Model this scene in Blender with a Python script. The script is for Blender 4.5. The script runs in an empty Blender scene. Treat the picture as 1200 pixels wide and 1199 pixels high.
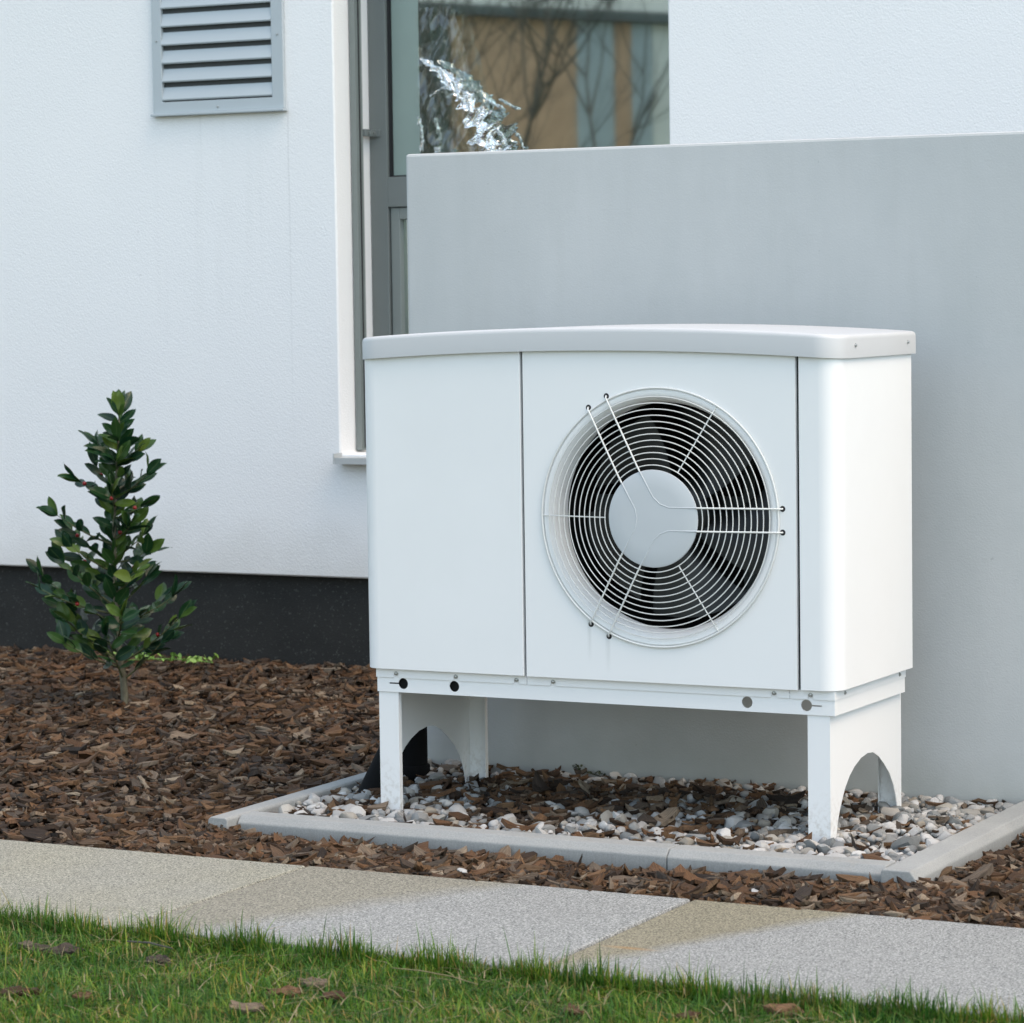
import bpy, bmesh, math, random
import numpy as np
from mathutils import Vector, Matrix, noise as mnoise
from mathutils.geometry import tessellate_polygon

random.seed(7)
rng = np.random.default_rng(11)
SC = bpy.context.scene
COL = SC.collection
PI = math.pi
R = math.radians

# ------------------------------------------------------------------ camera
CX, CY, CZ = 3.1337, -5.3911, 1.0509
YAW, PITCH, ROLL = -0.4816, 0.0723, 0.0141
FPX = 3593.34                                  # focal length in pixels of a 1200 px wide frame
_cy, _sy, _cp, _sp = math.cos(YAW), math.sin(YAW), math.cos(PITCH), math.sin(PITCH)
_f = Vector((_sy * _cp, _cy * _cp, -_sp))
_r0 = Vector((_cy, -_sy, 0))
_d0 = _f.cross(_r0)
_c, _s = math.cos(ROLL), math.sin(ROLL)
_r = _r0 * _c + _d0 * _s
_d = _d0 * _c - _r0 * _s
cam_data = bpy.data.cameras.new('camera')
cam = bpy.data.objects.new('camera', cam_data)
COL.objects.link(cam)
cam.matrix_world = Matrix(((_r.x, -_d.x, -_f.x, CX), (_r.y, -_d.y, -_f.y, CY), (_r.z, -_d.z, -_f.z, CZ), (0, 0, 0, 1)))
cam_data.sensor_width = 36
cam_data.lens = FPX / 1200 * 36
cam_data.clip_start = 0.1
cam_data.clip_end = 500
cam_data.dof.use_dof = True
cam_data.dof.focus_distance = 6.1
cam_data.dof.aperture_fstop = 11
SC.camera = cam

# ------------------------------------------------------------------ world, sun, exposure
world = bpy.data.worlds.new('World')
SC.world = world
world.use_nodes = True
wn, wl = world.node_tree.nodes, world.node_tree.links
wn.clear()
SUN_EL, SUN_AZ = 58.0, 96.0                    # azimuth clockwise from +Y: 90 is +X
sky = wn.new('ShaderNodeTexSky')
sky.sky_type = 'NISHITA'
sky.sun_disc = False
sky.sun_elevation = R(SUN_EL)
sky.sun_rotation = R(SUN_AZ)
sky.air_density = 1.0
sky.dust_density = 1.6
sky.ozone_density = 1.0
hsv = wn.new('ShaderNodeHueSaturation')
hsv.inputs['Saturation'].default_value = 0.655
bg = wn.new('ShaderNodeBackground')
bg.inputs['Strength'].default_value = 0.15
wo = wn.new('ShaderNodeOutputWorld')
wl.new(sky.outputs[0], hsv.inputs['Color'])
tint = wn.new('ShaderNodeMix'); tint.data_type = 'RGBA'; tint.blend_type = 'MULTIPLY'
tint.inputs[0].default_value = 1.0
tint.inputs[7].default_value = (0.965, 1.0, 0.95, 1)
wl.new(hsv.outputs[0], tint.inputs[6])
wl.new(tint.outputs[2], bg.inputs[0])
wl.new(bg.outputs[0], wo.inputs[0])
sun_data = bpy.data.lights.new('sun', 'SUN')
sun_data.energy = 0.5
sun_data.angle = R(40)
sun_data.color = (1.0, 0.54, 0.20)
sun = bpy.data.objects.new('sun', sun_data)
COL.objects.link(sun)
_sd = Vector((math.sin(R(SUN_AZ)) * math.cos(R(SUN_EL)), math.cos(R(SUN_AZ)) * math.cos(R(SUN_EL)), math.sin(R(SUN_EL))))
sun.rotation_euler = _sd.to_track_quat('Z', 'Y').to_euler()
SC.view_settings.view_transform = 'Standard'
SC.view_settings.look = 'None'
SC.view_settings.exposure = 1.50
SC.view_settings.gamma = 1.0
SC.view_settings.use_curve_mapping = False


# ------------------------------------------------------------------ object helpers
def tag(o, label=None, cat=None, group=None, kind=None):
    if label: o['label'] = label
    if cat: o['category'] = cat
    if group: o['group'] = group
    if kind: o['kind'] = kind
    return o


def empty(name, loc=(0, 0, 0), rotz=0.0):
    o = bpy.data.objects.new(name, None)
    o.location = loc
    o.rotation_euler = (0, 0, rotz)
    o.empty_display_size = 0.1
    COL.objects.link(o)
    return o


def link(name, me, parent=None, loc=None, rot=None, scale=None):
    o = bpy.data.objects.new(name, me)
    COL.objects.link(o)
    if parent: o.parent = parent
    if loc is not None: o.location = loc
    if rot is not None: o.rotation_euler = rot
    if scale is not None: o.scale = scale
    return o


def finish_smooth(me, ang=35):
    me.polygons.foreach_set('use_smooth', np.ones(len(me.polygons), dtype=bool))
    me.set_sharp_from_angle(angle=R(ang))


class MB:
    """collects shapes into one mesh"""
    def __init__(self):
        self.v, self.f = [], []

    def add(self, vs, fs):
        n = len(self.v)
        self.v += [tuple(p) for p in vs]
        self.f += [tuple(i + n for i in q) for q in fs]
        return self

    def box(self, x0, x1, y0, y1, z0, z1):
        return self.add([(x0, y0, z0), (x1, y0, z0), (x1, y1, z0), (x0, y1, z0), (x0, y0, z1), (x1, y0, z1), (x1, y1, z1), (x0, y1, z1)],
                        [(3, 2, 1, 0), (4, 5, 6, 7), (0, 1, 5, 4), (1, 2, 6, 5), (2, 3, 7, 6), (3, 0, 4, 7)])

    def tube(self, pts, r, n=8, closed=False, caps=True):
        pts = [Vector(p) for p in pts]
        rs = r if isinstance(r, (list, tuple)) else [r] * len(pts)
        vs, fs = [], []
        m = len(pts)
        up = None
        for i, p in enumerate(pts):
            if closed: t = pts[(i + 1) % m] - pts[i - 1]
            else: t = pts[min(i + 1, m - 1)] - pts[max(i - 1, 0)]
            t.normalize()
            if up is None:
                up = t.orthogonal().normalized()
            else:
                up = (up - t * up.dot(t))
                up = up.normalized() if up.length > 1e-6 else t.orthogonal().normalized()
            s = t.cross(up)
            for k in range(n):
                a = 2 * PI * k / n
                vs.append(p + (up * math.cos(a) + s * math.sin(a)) * rs[i])
        for i in range(m if closed else m - 1):
            j = (i + 1) % m
            for k in range(n):
                fs.append((i * n + k, i * n + (k + 1) % n, j * n + (k + 1) % n, j * n + k))
        if caps and not closed:
            fs.append(tuple(range(n - 1, -1, -1)))
            fs.append(tuple((m - 1) * n + k for k in range(n)))
        return self.add(vs, fs)

    def ring_y(self, c, r, rw, n=96, m=6):
        """a wire circle of radius r around c in the plane y = const"""
        vs, fs = [], []
        for i in range(n):
            a = 2 * PI * i / n
            for k in range(m):
                b = 2 * PI * k / m
                q = r + rw * math.cos(b)
                vs.append((c[0] + q * math.cos(a), c[1] + rw * math.sin(b), c[2] + q * math.sin(a)))
        for i in range(n):
            j = (i + 1) % n
            for k in range(m):
                fs.append((i * m + k, j * m + k, j * m + (k + 1) % m, i * m + (k + 1) % m))
        return self.add(vs, fs)

    def lathe_y(self, c, prof, n=72, cap0=False, cap1=False):
        """prof: (radius, dy) pairs, revolved about the y axis through c"""
        vs, fs = [], []
        for (r, dy) in prof:
            for i in range(n):
                a = 2 * PI * i / n
                vs.append((c[0] + r * math.cos(a), c[1] + dy, c[2] + r * math.sin(a)))
        for q in range(len(prof) - 1):
            for i in range(n):
                j = (i + 1) % n
                fs.append((q * n + i, q * n + j, (q + 1) * n + j, (q + 1) * n + i))
        if cap0: fs.append(tuple(range(n)))
        if cap1: fs.append(tuple((len(prof) - 1) * n + i for i in range(n - 1, -1, -1)))
        return self.add(vs, fs)

    def sheet(self, loops, to3d, thick):
        """flat sheet with holes; loops are 2-D, to3d(a, b, t) gives a point, t the depth through the sheet"""
        flat = [p for lp in loops for p in lp]
        tris = tessellate_polygon([[Vector((p[0], p[1], 0)) for p in lp] for lp in loops])
        n = len(flat)
        vs = [to3d(p[0], p[1], 0) for p in flat] + [to3d(p[0], p[1], thick) for p in flat]
        fs = []
        for t in tris:
            fs.append(tuple(t))
            fs.append(tuple(i + n for i in reversed(t)))
        o = 0
        for lp in loops:
            m = len(lp)
            for i in range(m):
                a, b = o + i, o + (i + 1) % m
                fs.append((a, b, b + n, a + n))
            o += m
        return self.add(vs, fs)

    def mesh(self, name, mat, bevel=0.0, smooth=None, segs=2, fixn=True):
        me = bpy.data.meshes.new(name)
        me.from_pydata(self.v, [], self.f)
        if bevel or fixn:
            bm = bmesh.new()
            bm.from_mesh(me)
            if fixn: bmesh.ops.recalc_face_normals(bm, faces=bm.faces[:])
            if bevel:
                es = [e for e in bm.edges if len(e.link_faces) == 2 and e.calc_face_angle(0) > R(35)]
                bmesh.ops.bevel(bm, geom=es, offset=bevel, segments=segs, profile=0.5, affect='EDGES', clamp_overlap=True)
            bm.to_mesh(me)
            bm.free()
        if mat: me.materials.append(mat)
        if smooth: finish_smooth(me, smooth)
        me.update()
        return me

    def build(self, name, mat, parent=None, bevel=0.0, smooth=None, segs=2, fixn=True, loc=None, rot=None):
        return link(name, self.mesh(name, mat, bevel, smooth, segs, fixn), parent, loc, rot)


def circle2(cx, cy, r, n=32, rev=False):
    pts = [(cx + r * math.cos(2 * PI * i / n), cy + r * math.sin(2 * PI * i / n)) for i in range(n)]
    return pts[::-1] if rev else pts


def big_mesh(name, V, F4=None, F3=None, mat=None, uv4=None, uv3=None, smooth=False):
    """numpy mesh: F4 (n,4) quads then F3 (m,3) tris; uv per corner"""
    me = bpy.data.meshes.new(name)
    parts, starts, tot = [], [], 0
    if F4 is not None and len(F4):
        parts.append(F4.ravel()); starts.append(np.arange(len(F4)) * 4); tot = len(F4) * 4
    if F3 is not None and len(F3):
        parts.append(F3.ravel()); starts.append(tot + np.arange(len(F3)) * 3)
    L = np.concatenate(parts).astype(np.int32)
    S = np.concatenate(starts).astype(np.int32)
    me.vertices.add(len(V)); me.vertices.foreach_set('co', np.ascontiguousarray(V, dtype=np.float32).ravel())
    me.loops.add(len(L)); me.loops.foreach_set('vertex_index', L)
    me.polygons.add(len(S)); me.polygons.foreach_set('loop_start', S)
    if uv4 is not None or uv3 is not None:
        lay = me.uv_layers.new(name='UVMap')
        u = np.concatenate([a.reshape(-1, 2) for a in (uv4, uv3) if a is not None])
        lay.data.foreach_set('uv', u.astype(np.float32).ravel())
    me.polygons.foreach_set('use_smooth', np.full(len(S), smooth, dtype=bool))
    if mat: me.materials.append(mat)
    me.update(calc_edges=True)
    me.validate()
    return me


# ------------------------------------------------------------------ material helpers
class NT:
    def __init__(self, name):
        self.m = bpy.data.materials.new(name)
        self.m.use_nodes = True
        self.t = self.m.node_tree
        self.b = self.t.nodes['Principled BSDF']
        self.out = self.t.nodes['Material Output']

    def n(self, kind, **kw):
        x = self.t.nodes.new('ShaderNode' + kind)
        for k, v in kw.items(): setattr(x, k, v)
        return x

    def l(self, a, b): self.t.links.new(a, b)

    def set(self, **kw):
        for k, v in kw.items():
            key = k.replace('_', ' ')
            for s in self.b.inputs:
                if s.name.lower() == key.lower():
                    s.default_value = (*v, 1) if isinstance(v, tuple) and len(v) == 3 and s.type == 'RGBA' else v
        return self

    def coord(self, which='Object', scale=(1, 1, 1), loc=(0, 0, 0), rot=(0, 0, 0)):
        tc = self.n('TexCoord')
        mp = self.n('Mapping')
        mp.inputs['Scale'].default_value = scale
        mp.inputs['Location'].default_value = loc
        mp.inputs['Rotation'].default_value = rot
        self.l(tc.outputs[which], mp.inputs[0])
        return mp.outputs[0]

    def noise(self, vec, scale, detail=4, rough=0.55, dist=0.0):
        x = self.n('TexNoise')
        x.inputs['Scale'].default_value = scale
        x.inputs['Detail'].default_value = detail
        x.inputs['Roughness'].default_value = rough
        x.inputs['Distortion'].default_value = dist
        if vec is not None: self.l(vec, x.inputs['Vector'])
        return x.outputs['Fac']

    def ramp(self, fac, stops, interp='LINEAR'):
        x = self.n('ValToRGB')
        cr = x.color_ramp
        cr.interpolation = interp
        while len(cr.elements) < len(stops): cr.elements.new(0.5)
        for e, (p, c) in zip(cr.elements, stops):
            e.position = p
            e.color = (c, c, c, 1) if not isinstance(c, tuple) else (*c, 1)
        self.l(fac, x.inputs[0])
        return x.outputs[0]

    def mix(self, fac, a, b, mode='MIX'):
        x = self.n('Mix', data_type='RGBA', blend_type=mode)
        for sock, v in ((0, fac), (6, a), (7, b)):
            if isinstance(v, (int, float)): x.inputs[sock].default_value = v
            elif isinstance(v, tuple): x.inputs[sock].default_value = (*v, 1)
            else: self.l(v, x.inputs[sock])
        return x.outputs[2]

    def math(self, op, a, b=0.0, clamp=False):
        x = self.n('Math', operation=op, use_clamp=clamp)
        for i, v in enumerate((a, b)):
            if isinstance(v, (int, float)): x.inputs[i].default_value = v
            else: self.l(v, x.inputs[i])
        return x.outputs[0]

    def sep(self, vec):
        x = self.n('SeparateXYZ')
        self.l(vec, x.inputs[0])
        return x.outputs

    def bump(self, h, strength=0.5, dist=0.002):
        x = self.n('Bump')
        x.inputs['Strength'].default_value = strength
        x.inputs['Distance'].default_value = dist
        self.l(h, x.inputs['Height'])
        self.l(x.outputs[0], self.b.inputs['Normal'])

    def col(self, c): self.l(c, self.b.inputs['Base Color'])


def paint(name, c, rough=0.4, var=0.03, spec=0.5, metallic=0.0, orange=0.0):
    t = NT(name)
    v = t.coord()
    n = t.noise(v, 6, 5, 0.6)
    lo = tuple(max(0, x * (1 - var)) for x in c)
    hi = tuple(min(1, x * (1 + var)) for x in c)
    t.col(t.ramp(n, [(0.3, lo), (0.7, hi)]))
    n2 = t.noise(v, 35, 4, 0.6)
    t.l(t.ramp(n2, [(0.3, max(0, rough - 0.02)), (0.7, min(1, rough + 0.02))]), t.b.inputs['Roughness'])
    t.set(Metallic=metallic)
    t.b.inputs['Specular IOR Level'].default_value = spec
    if orange: t.bump(t.noise(v, 900, 2), orange, 0.0004)
    return t.m


M = {}
M['white_paint'] = paint('white powder coat', (0.80, 0.81, 0.81), 0.38, 0.012, orange=0.06)
M['lid_paint'] = paint('light grey plastic lid', (0.52, 0.535, 0.545), 0.45, 0.006)
M['grille_paint'] = paint('grille wire coat', (0.72, 0.73, 0.71), 0.35, 0.03)
M['disc_paint'] = paint('grille disc coat', (0.52, 0.55, 0.57), 0.38, 0.015)
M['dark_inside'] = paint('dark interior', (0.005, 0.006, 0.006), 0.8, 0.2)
M['strut'] = paint('dark galvanised strut', (0.13, 0.15, 0.15), 0.5, 0.1)
M['blade'] = paint('grey fan plastic', (0.012, 0.014, 0.014), 0.45, 0.1)
M['gap'] = paint('black rubber gasket', (0.01, 0.01, 0.012), 0.7, 0.2)
M['steel'] = paint('zinc screw', (0.45, 0.46, 0.45), 0.35, 0.1, metallic=0.9)
M['black_pipe'] = paint('black pipe plastic', (0.004, 0.0045, 0.005), 0.85, 0.15, spec=0.15)
M['frame'] = paint('grey window frame', (0.16, 0.18, 0.175), 0.42, 0.03)
M['rail'] = paint('grey aluminium rail', (0.20, 0.225, 0.215), 0.4, 0.03)
M['sill'] = paint('grey aluminium sill', (0.44, 0.46, 0.46), 0.4, 0.05)
M['vent'] = paint('pale grey vent coat', (0.44, 0.49, 0.515), 0.42, 0.02)


def fan_panel_paint():
    t = NT('white powder coat with drip marks')
    v = t.coord()
    x, y, z = t.sep(v)
    col = t.mix(0.0, (0.80, 0.81, 0.81), (0.8, 0.81, 0.81))
    n = t.noise(t.coord(scale=(60, 1, 3)), 6, 3)
    mask = None
    for (xc, w, z1, z0) in ((0.491, 0.006, 0.402, 0.315), (0.531, 0.007, 0.376, 0.295)):
        dx = t.math('ABSOLUTE', t.math('SUBTRACT', x, xc))
        a = t.math('SUBTRACT', 1.0, t.math('DIVIDE', dx, w), True)
        b = t.math('MULTIPLY', t.math('LESS_THAN', z, z1), t.math('DIVIDE', t.math('SUBTRACT', z, z0), z1 - z0), True)
        m = t.math('MULTIPLY', a, b)
        mask = m if mask is None else t.math('ADD', mask, m, True)
    mask = t.math('MULTIPLY', mask, t.math('MULTIPLY', n, 0.9))
    t.col(t.mix(mask, col, (0.42, 0.44, 0.42)))
    t.set(Roughness=0.38)
    t.bump(t.noise(v, 900, 2), 0.06, 0.0004)
    return t.m


M['fan_panel'] = fan_panel_paint()


def splash_paint():
    t = NT('white powder coat with soil splash')
    v = t.coord()
    x, y, z = t.sep(v)
    n = t.noise(v, 90, 4, 0.6)
    h = t.math('ADD', z, t.math('MULTIPLY', t.math('SUBTRACT', t.noise(v, 14, 3), 0.5), 0.10))
    k = t.math('MULTIPLY', t.ramp(h, [(0.0, 0.45), (0.10, 0.0)]), t.ramp(n, [(0.48, 0.0), (0.64, 0.8)]))
    t.col(t.mix(k, (0.80, 0.81, 0.81), (0.36, 0.31, 0.24)))
    t.set(Roughness=0.4)
    t.bump(t.noise(v, 900, 2), 0.06, 0.0004)
    return t.m


M['leg_paint'] = splash_paint()


def render_plaster():
    t = NT('white scratch render')
    v = t.coord()
    big = t.noise(v, 0.9, 4, 0.55)
    c = t.ramp(big, [(0.3, (0.835, 0.835, 0.83)), (0.7, (0.885, 0.88, 0.87))])
    # hairline joint running down from the vent, and a faint one under its middle
    x, y, z = t.sep(v)
    w = t.math('MULTIPLY', t.math('SUBTRACT', t.noise(v, 5, 3), 0.5), 0.012)
    for (xc, wd, s, z1, z0) in ((-1.5315, 0.0025, 0.32, 1.60, 0.45), (-1.83, 0.0035, 0.10, 1.57, 1.25)):
        dx = t.math('ABSOLUTE', t.math('SUBTRACT', t.math('ADD', x, w), xc))
        m = t.math('SUBTRACT', 1.0, t.math('DIVIDE', dx, wd), True)
        m = t.math('MULTIPLY', m, t.math('DIVIDE', t.math('SUBTRACT', z, z0), z1 - z0, True))
        m = t.math('MULTIPLY', m, t.math('LESS_THAN', z, z1))
        m = t.math('MULTIPLY', m, t.math('LESS_THAN', y, 2.19))
        c = t.mix(t.math('MULTIPLY', m, s), c, (0.30, 0.31, 0.31))
    # soil splash along the bottom edge and a faint wash under the vent
    zb_ = t.math('ADD', z, t.math('MULTIPLY', t.math('SUBTRACT', t.noise(v, 7, 4), 0.5), 0.22))
    c = t.mix(t.math('MULTIPLY', t.ramp(zb_, [(0.22, 0.35), (0.42, 0.0)]), t.math('LESS_THAN', y, 2.19)), c, (0.52, 0.50, 0.45))
    st_ = t.noise(t.coord(scale=(14, 1, 0.7)), 2.0, 3)
    inx = t.math('MULTIPLY', t.math('GREATER_THAN', x, -2.0), t.math('LESS_THAN', x, -1.52))
    inz = t.math('MULTIPLY', t.math('LESS_THAN', z, 1.573), t.ramp(z, [(0.9, 0.0), (1.0, 1.0)]))
    wash = t.math('MULTIPLY', t.math('MULTIPLY', inx, inz), t.ramp(st_, [(0.5, 0.0), (0.75, 0.09)]))
    c = t.mix(wash, c, (0.55, 0.55, 0.53))
    sp = t.noise(v, 60, 2)
    c = t.mix(t.ramp(sp, [(0.76, 0.0), (0.80, 0.35)]), c, (0.5, 0.5, 0.48))
    t.col(c)
    t.set(Roughness=0.9)
    t.b.inputs['Specular IOR Level'].default_value = 0.2
    g = t.n('TexVoronoi'); g.inputs['Scale'].default_value = 190
    t.l(v, g.inputs['Vector'])
    h = t.math('ADD', t.math('MULTIPLY', t.noise(v, 210, 3, 0.6), 1.3), t.math('MULTIPLY', g.outputs['Distance'], 0.6))
    t.bump(h, 0.32, 0.0022)
    return t.m


def concrete_wall():
    t = NT('smooth pale concrete')
    v = t.coord()
    a = t.noise(v, 1.6, 6, 0.6)
    b = t.noise(t.coord(scale=(3, 3, 1)), 4, 5, 0.6)
    c = t.mix(0.5, t.ramp(a, [(0.3, (0.43, 0.455, 0.452)), (0.72, (0.545, 0.562, 0.555))]), t.ramp(b, [(0.3, (0.45, 0.47, 0.475)), (0.7, (0.50, 0.515, 0.52))]))
    dr = t.noise(t.coord(scale=(9, 1, 0.5)), 2.5, 4, 0.6)
    c = t.mix(t.math('MULTIPLY', t.ramp(dr, [(0.5, 0.0), (0.75, 0.2)]), t.ramp(t.sep(v)[2], [(0.75, 0.0), (1.0, 0.8)])), c, (0.40, 0.415, 0.40))
    sp = t.noise(v, 70, 2, 0.5)
    c = t.mix(t.ramp(sp, [(0.74, 0.0), (0.78, 0.4)]), c, (0.28, 0.30, 0.30))
    x, y, z = t.sep(v)
    # grime and moss tint in a low strip next to the gravel
    zz = t.math('ADD', z, t.math('MULTIPLY', t.noise(v, 9, 4), 0.12))
    c = t.mix(t.ramp(zz, [(0.03, 0.55), (0.16, 0.0)]), c, (0.30, 0.315, 0.285))
    t.col(c)
    t.set(Roughness=0.8)
    t.b.inputs['Specular IOR Level'].default_value = 0.3
    h = t.math('ADD', t.noise(v, 220, 4, 0.6), t.math('MULTIPLY', t.noise(v, 40, 3), 0.6))
    t.bump(h, 0.35, 0.0014)
    return t.m


def plinth_mat():
    t = NT('dark bitumen plinth')
    v = t.coord()
    n = t.noise(v, 8, 5)
    s = t.noise(v, 150, 2)
    c = t.ramp(n, [(0.3, (0.011, 0.0115, 0.0105)), (0.7, (0.019, 0.019, 0.017))])
    t.col(t.mix(t.ramp(s, [(0.63, 0.0), (0.70, 0.7)]), c, (0.075, 0.075, 0.07)))
    t.set(Roughness=0.8)
    t.bump(t.noise(v, 260, 4), 0.6, 0.003)
    return t.m


def granite(name, slab):
    """fine speckled paving; slab picks the tea-coloured stain each slab carries"""
    t = NT(name)
    v = t.coord()
    n1 = t.noise(v, 310, 2, 0.6)
    n2 = t.noise(t.coord(loc=(3, 7, 1)), 210, 2, 0.6)
    base = t.ramp(n1, [(0.34, (0.12, 0.127, 0.124)), (0.5, (0.275, 0.283, 0.272)), (0.66, (0.45, 0.458, 0.445))])
    base = t.mix(t.ramp(n2, [(0.56, 0.0), (0.64, 0.9)]), base, (0.075, 0.08, 0.082))
    big = t.noise(v, 5, 4)
    base = t.mix(t.ramp(big, [(0.35, 0.0), (0.75, 0.22)]), base, (0.20, 0.20, 0.195))
    x, y, z = t.sep(v)
    wob = t.math('MULTIPLY', t.math('SUBTRACT', t.noise(v, 7, 3), 0.5), 0.11)
    stain = (0.66, 0.60, 0.485)
    if slab == 0:
        k = t.ramp(t.noise(v, 3.2, 3), [(0.3, 0.65), (0.7, 1.0)])
        c = t.mix(k, base, t.mix(1.0, base, (1.0, 0.945, 0.77), 'MULTIPLY'))
    elif slab == 1:
        # boundary line runs from the front edge by the joint to the far edge
        e = t.math('ADD', t.math('SUBTRACT', t.math('MULTIPLY', y, 0.52), x), t.math('ADD', wob, 0.90))
        k = t.math('MULTIPLY', t.ramp(e, [(0.0, 0.0), (0.11, 1.0)]), 0.9)
        c = t.mix(k, base, t.mix(1.0, base, (0.83, 0.765, 0.62), 'MULTIPLY'))
    elif slab == 2:
        e = t.math('ADD', t.math('SUBTRACT', t.math('MULTIPLY', y, 0.46), x), t.math('ADD', t.math('MULTIPLY', wob, 0.6), 1.502))
        k = t.ramp(e, [(0.0, 0.0), (0.06, 1.0)])
        c = t.mix(k, base, t.mix(1.0, base, (0.82, 0.735, 0.545), 'MULTIPLY'))
        dx = t.math('MULTIPLY', t.math('SUBTRACT', x, 1.005), 1.0)
        dy = t.math('MULTIPLY', t.math('SUBTRACT', y, -0.925), 5.0)
        r2 = t.math('SQRT', t.math('ADD', t.math('MULTIPLY', dx, dx), t.math('MULTIPLY', dy, dy)))
        c = t.mix(t.ramp(r2, [(0.0, 0.7), (0.06, 0.0)]), c, (0.33, 0.19, 0.07))
    else:
        c = base
    t.col(c)
    t.set(Roughness=0.75)
    t.b.inputs['Specular IOR Level'].default_value = 0.3
    t.bump(t.noise(v, 420, 3), 0.35, 0.0012)
    return t.m


def kerb_mat():
    t = NT('grey concrete kerb')
    v = t.coord()
    a = t.noise(v, 7, 5)
    f = t.noise(v, 320, 3)
    c = t.mix(0.35, t.ramp(a, [(0.3, (0.255, 0.268, 0.266)), (0.7, (0.33, 0.34, 0.333))]), t.ramp(f, [(0.3, (0.195, 0.205, 0.204)), (0.7, (0.38, 0.39, 0.384))]))
    d = t.noise(t.coord(scale=(5, 5, 5)), 4, 4)
    c = t.mix(t.ramp(d, [(0.62, 0.0), (0.75, 0.35)]), c, (0.27, 0.24, 0.19))
    # earth splashed on the lower part of the sides
    x, y, z = t.sep(v)
    zz = t.math('ADD', z, t.math('MULTIPLY', t.math('SUBTRACT', t.noise(t.coord(scale=(60, 60, 8)), 3, 3), 0.5), 0.02))
    c = t.mix(t.ramp(t.math('MULTIPLY', t.math('ADD', zz, 0.05), 10), [(0.08, 0.6), (0.40, 0.0)]), c, (0.12, 0.125, 0.115))
    t.col(c)
    t.set(Roughness=0.85)
    t.bump(t.math('ADD', t.noise(v, 420, 3), t.math('MULTIPLY', t.noise(v, 60, 3), 0.6)), 0.5, 0.0016)
    return t.m


def bark_mat(name, per_object):
    t = NT(name)
    if per_object:
        ob = t.n('ObjectInfo'); rnd = ob.outputs['Random']
    else:
        g = t.n('NewGeometry'); rnd = g.outputs['Random Per Island']
    c = t.ramp(rnd, [(0.0, (0.014, 0.0085, 0.005)), (0.14, (0.055, 0.028, 0.012)), (0.28, (0.115, 0.058, 0.026)), (0.42, (0.022, 0.0135, 0.008)),
                     (0.54, (0.085, 0.051, 0.025)), (0.66, (0.15, 0.083, 0.040)), (0.76, (0.034, 0.025, 0.019)), (0.86, (0.105, 0.080, 0.058)), (0.95, (0.17, 0.125, 0.085)), (1.0, (0.26, 0.21, 0.15))])
    uv = t.n('UVMap')
    mp = t.n('Mapping'); mp.inputs['Scale'].default_value = (1.2, 7, 1)
    t.l(uv.outputs[0], mp.inputs[0])
    rv = t.n('CombineXYZ'); t.l(rnd, rv.inputs[0]); t.l(rnd, rv.inputs[1])
    ad = t.n('VectorMath', operation='MULTIPLY_ADD')
    ad.inputs[1].default_value = (37, 91, 13)
    t.l(rv.outputs[0], ad.inputs[0]); t.l(mp.outputs[0], ad.inputs[2])
    g1 = t.noise(ad.outputs[0], 2.2, 5, 0.65, 0.4)
    c = t.mix(0.85, c, t.ramp(g1, [(0.25, 0.30), (0.52, 0.95), (0.78, 2.1)]), 'MULTIPLY')
    t.col(c)
    t.set(Roughness=0.78)
    t.b.inputs['Specular IOR Level'].default_value = 0.35
    t.bump(g1, 0.7, 0.003)
    return t.m


def stone_mat(name, per_object):
    t = NT(name)
    if per_object:
        ob = t.n('ObjectInfo'); rnd = ob.outputs['Random']
    else:
        g = t.n('NewGeometry'); rnd = g.outputs['Random Per Island']
    c = t.ramp(rnd, [(0.0, (0.34, 0.335, 0.32)), (0.15, (0.42, 0.42, 0.41)), (0.30, (0.19, 0.20, 0.20)), (0.45, (0.33, 0.31, 0.27)), (0.58, (0.50, 0.50, 0.49)),
                     (0.70, (0.13, 0.14, 0.14)), (0.80, (0.27, 0.28, 0.28)), (0.90, (0.26, 0.23, 0.185)), (1.0, (0.46, 0.46, 0.455))])
    v = t.coord()
    a = t.noise(v, 55, 5, 0.65)
    c = t.mix(0.8, c, t.ramp(a, [(0.28, 0.62), (0.5, 1.0), (0.75, 1.15)]), 'MULTIPLY')
    ve = t.noise(v, 30, 4, 0.6, 1.2)
    c = t.mix(t.ramp(ve, [(0.60, 0.0), (0.66, 0.35)]), c, (0.33, 0.27, 0.20))
    t.col(c)
    t.set(Roughness=0.7)
    t.b.inputs['Specular IOR Level'].default_value = 0.35
    t.bump(t.noise(v, 170, 4), 0.4, 0.002)
    return t.m


def grass_mat():
    t = NT('grass blades')
    g = t.n('NewGeometry')
    rnd = g.outputs['Random Per Island']
    c = t.ramp(rnd, [(0.0, (0.013, 0.056, 0.009)), (0.25, (0.029, 0.104, 0.012)), (0.5, (0.049, 0.148, 0.017)), (0.70, (0.084, 0.186, 0.023)), (0.85, (0.14, 0.22, 0.034)),
                     (0.91, (0.20, 0.19, 0.055)), (1.0, (0.25, 0.20, 0.09))])
    v = t.coord()
    p = t.noise(v, 6, 4)
    c = t.mix(t.ramp(p, [(0.38, 0.0), (0.62, 0.85)]), c, t.mix(1.0, c, (1.75, 1.35, 0.85), 'MULTIPLY'))
    t.col(c)
    t.set(Roughness=0.5)
    t.b.inputs['Specular IOR Level'].default_value = 0.3
    tr = t.n('BsdfTranslucent')
    t.l(c, tr.inputs[0])
    mx = t.n('MixShader'); mx.inputs[0].default_value = 0.3
    t.l(t.b.outputs[0], mx.inputs[1]); t.l(tr.outputs[0], mx.inputs[2]); t.l(mx.outputs[0], t.out.inputs[0])
    return t.m


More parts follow.
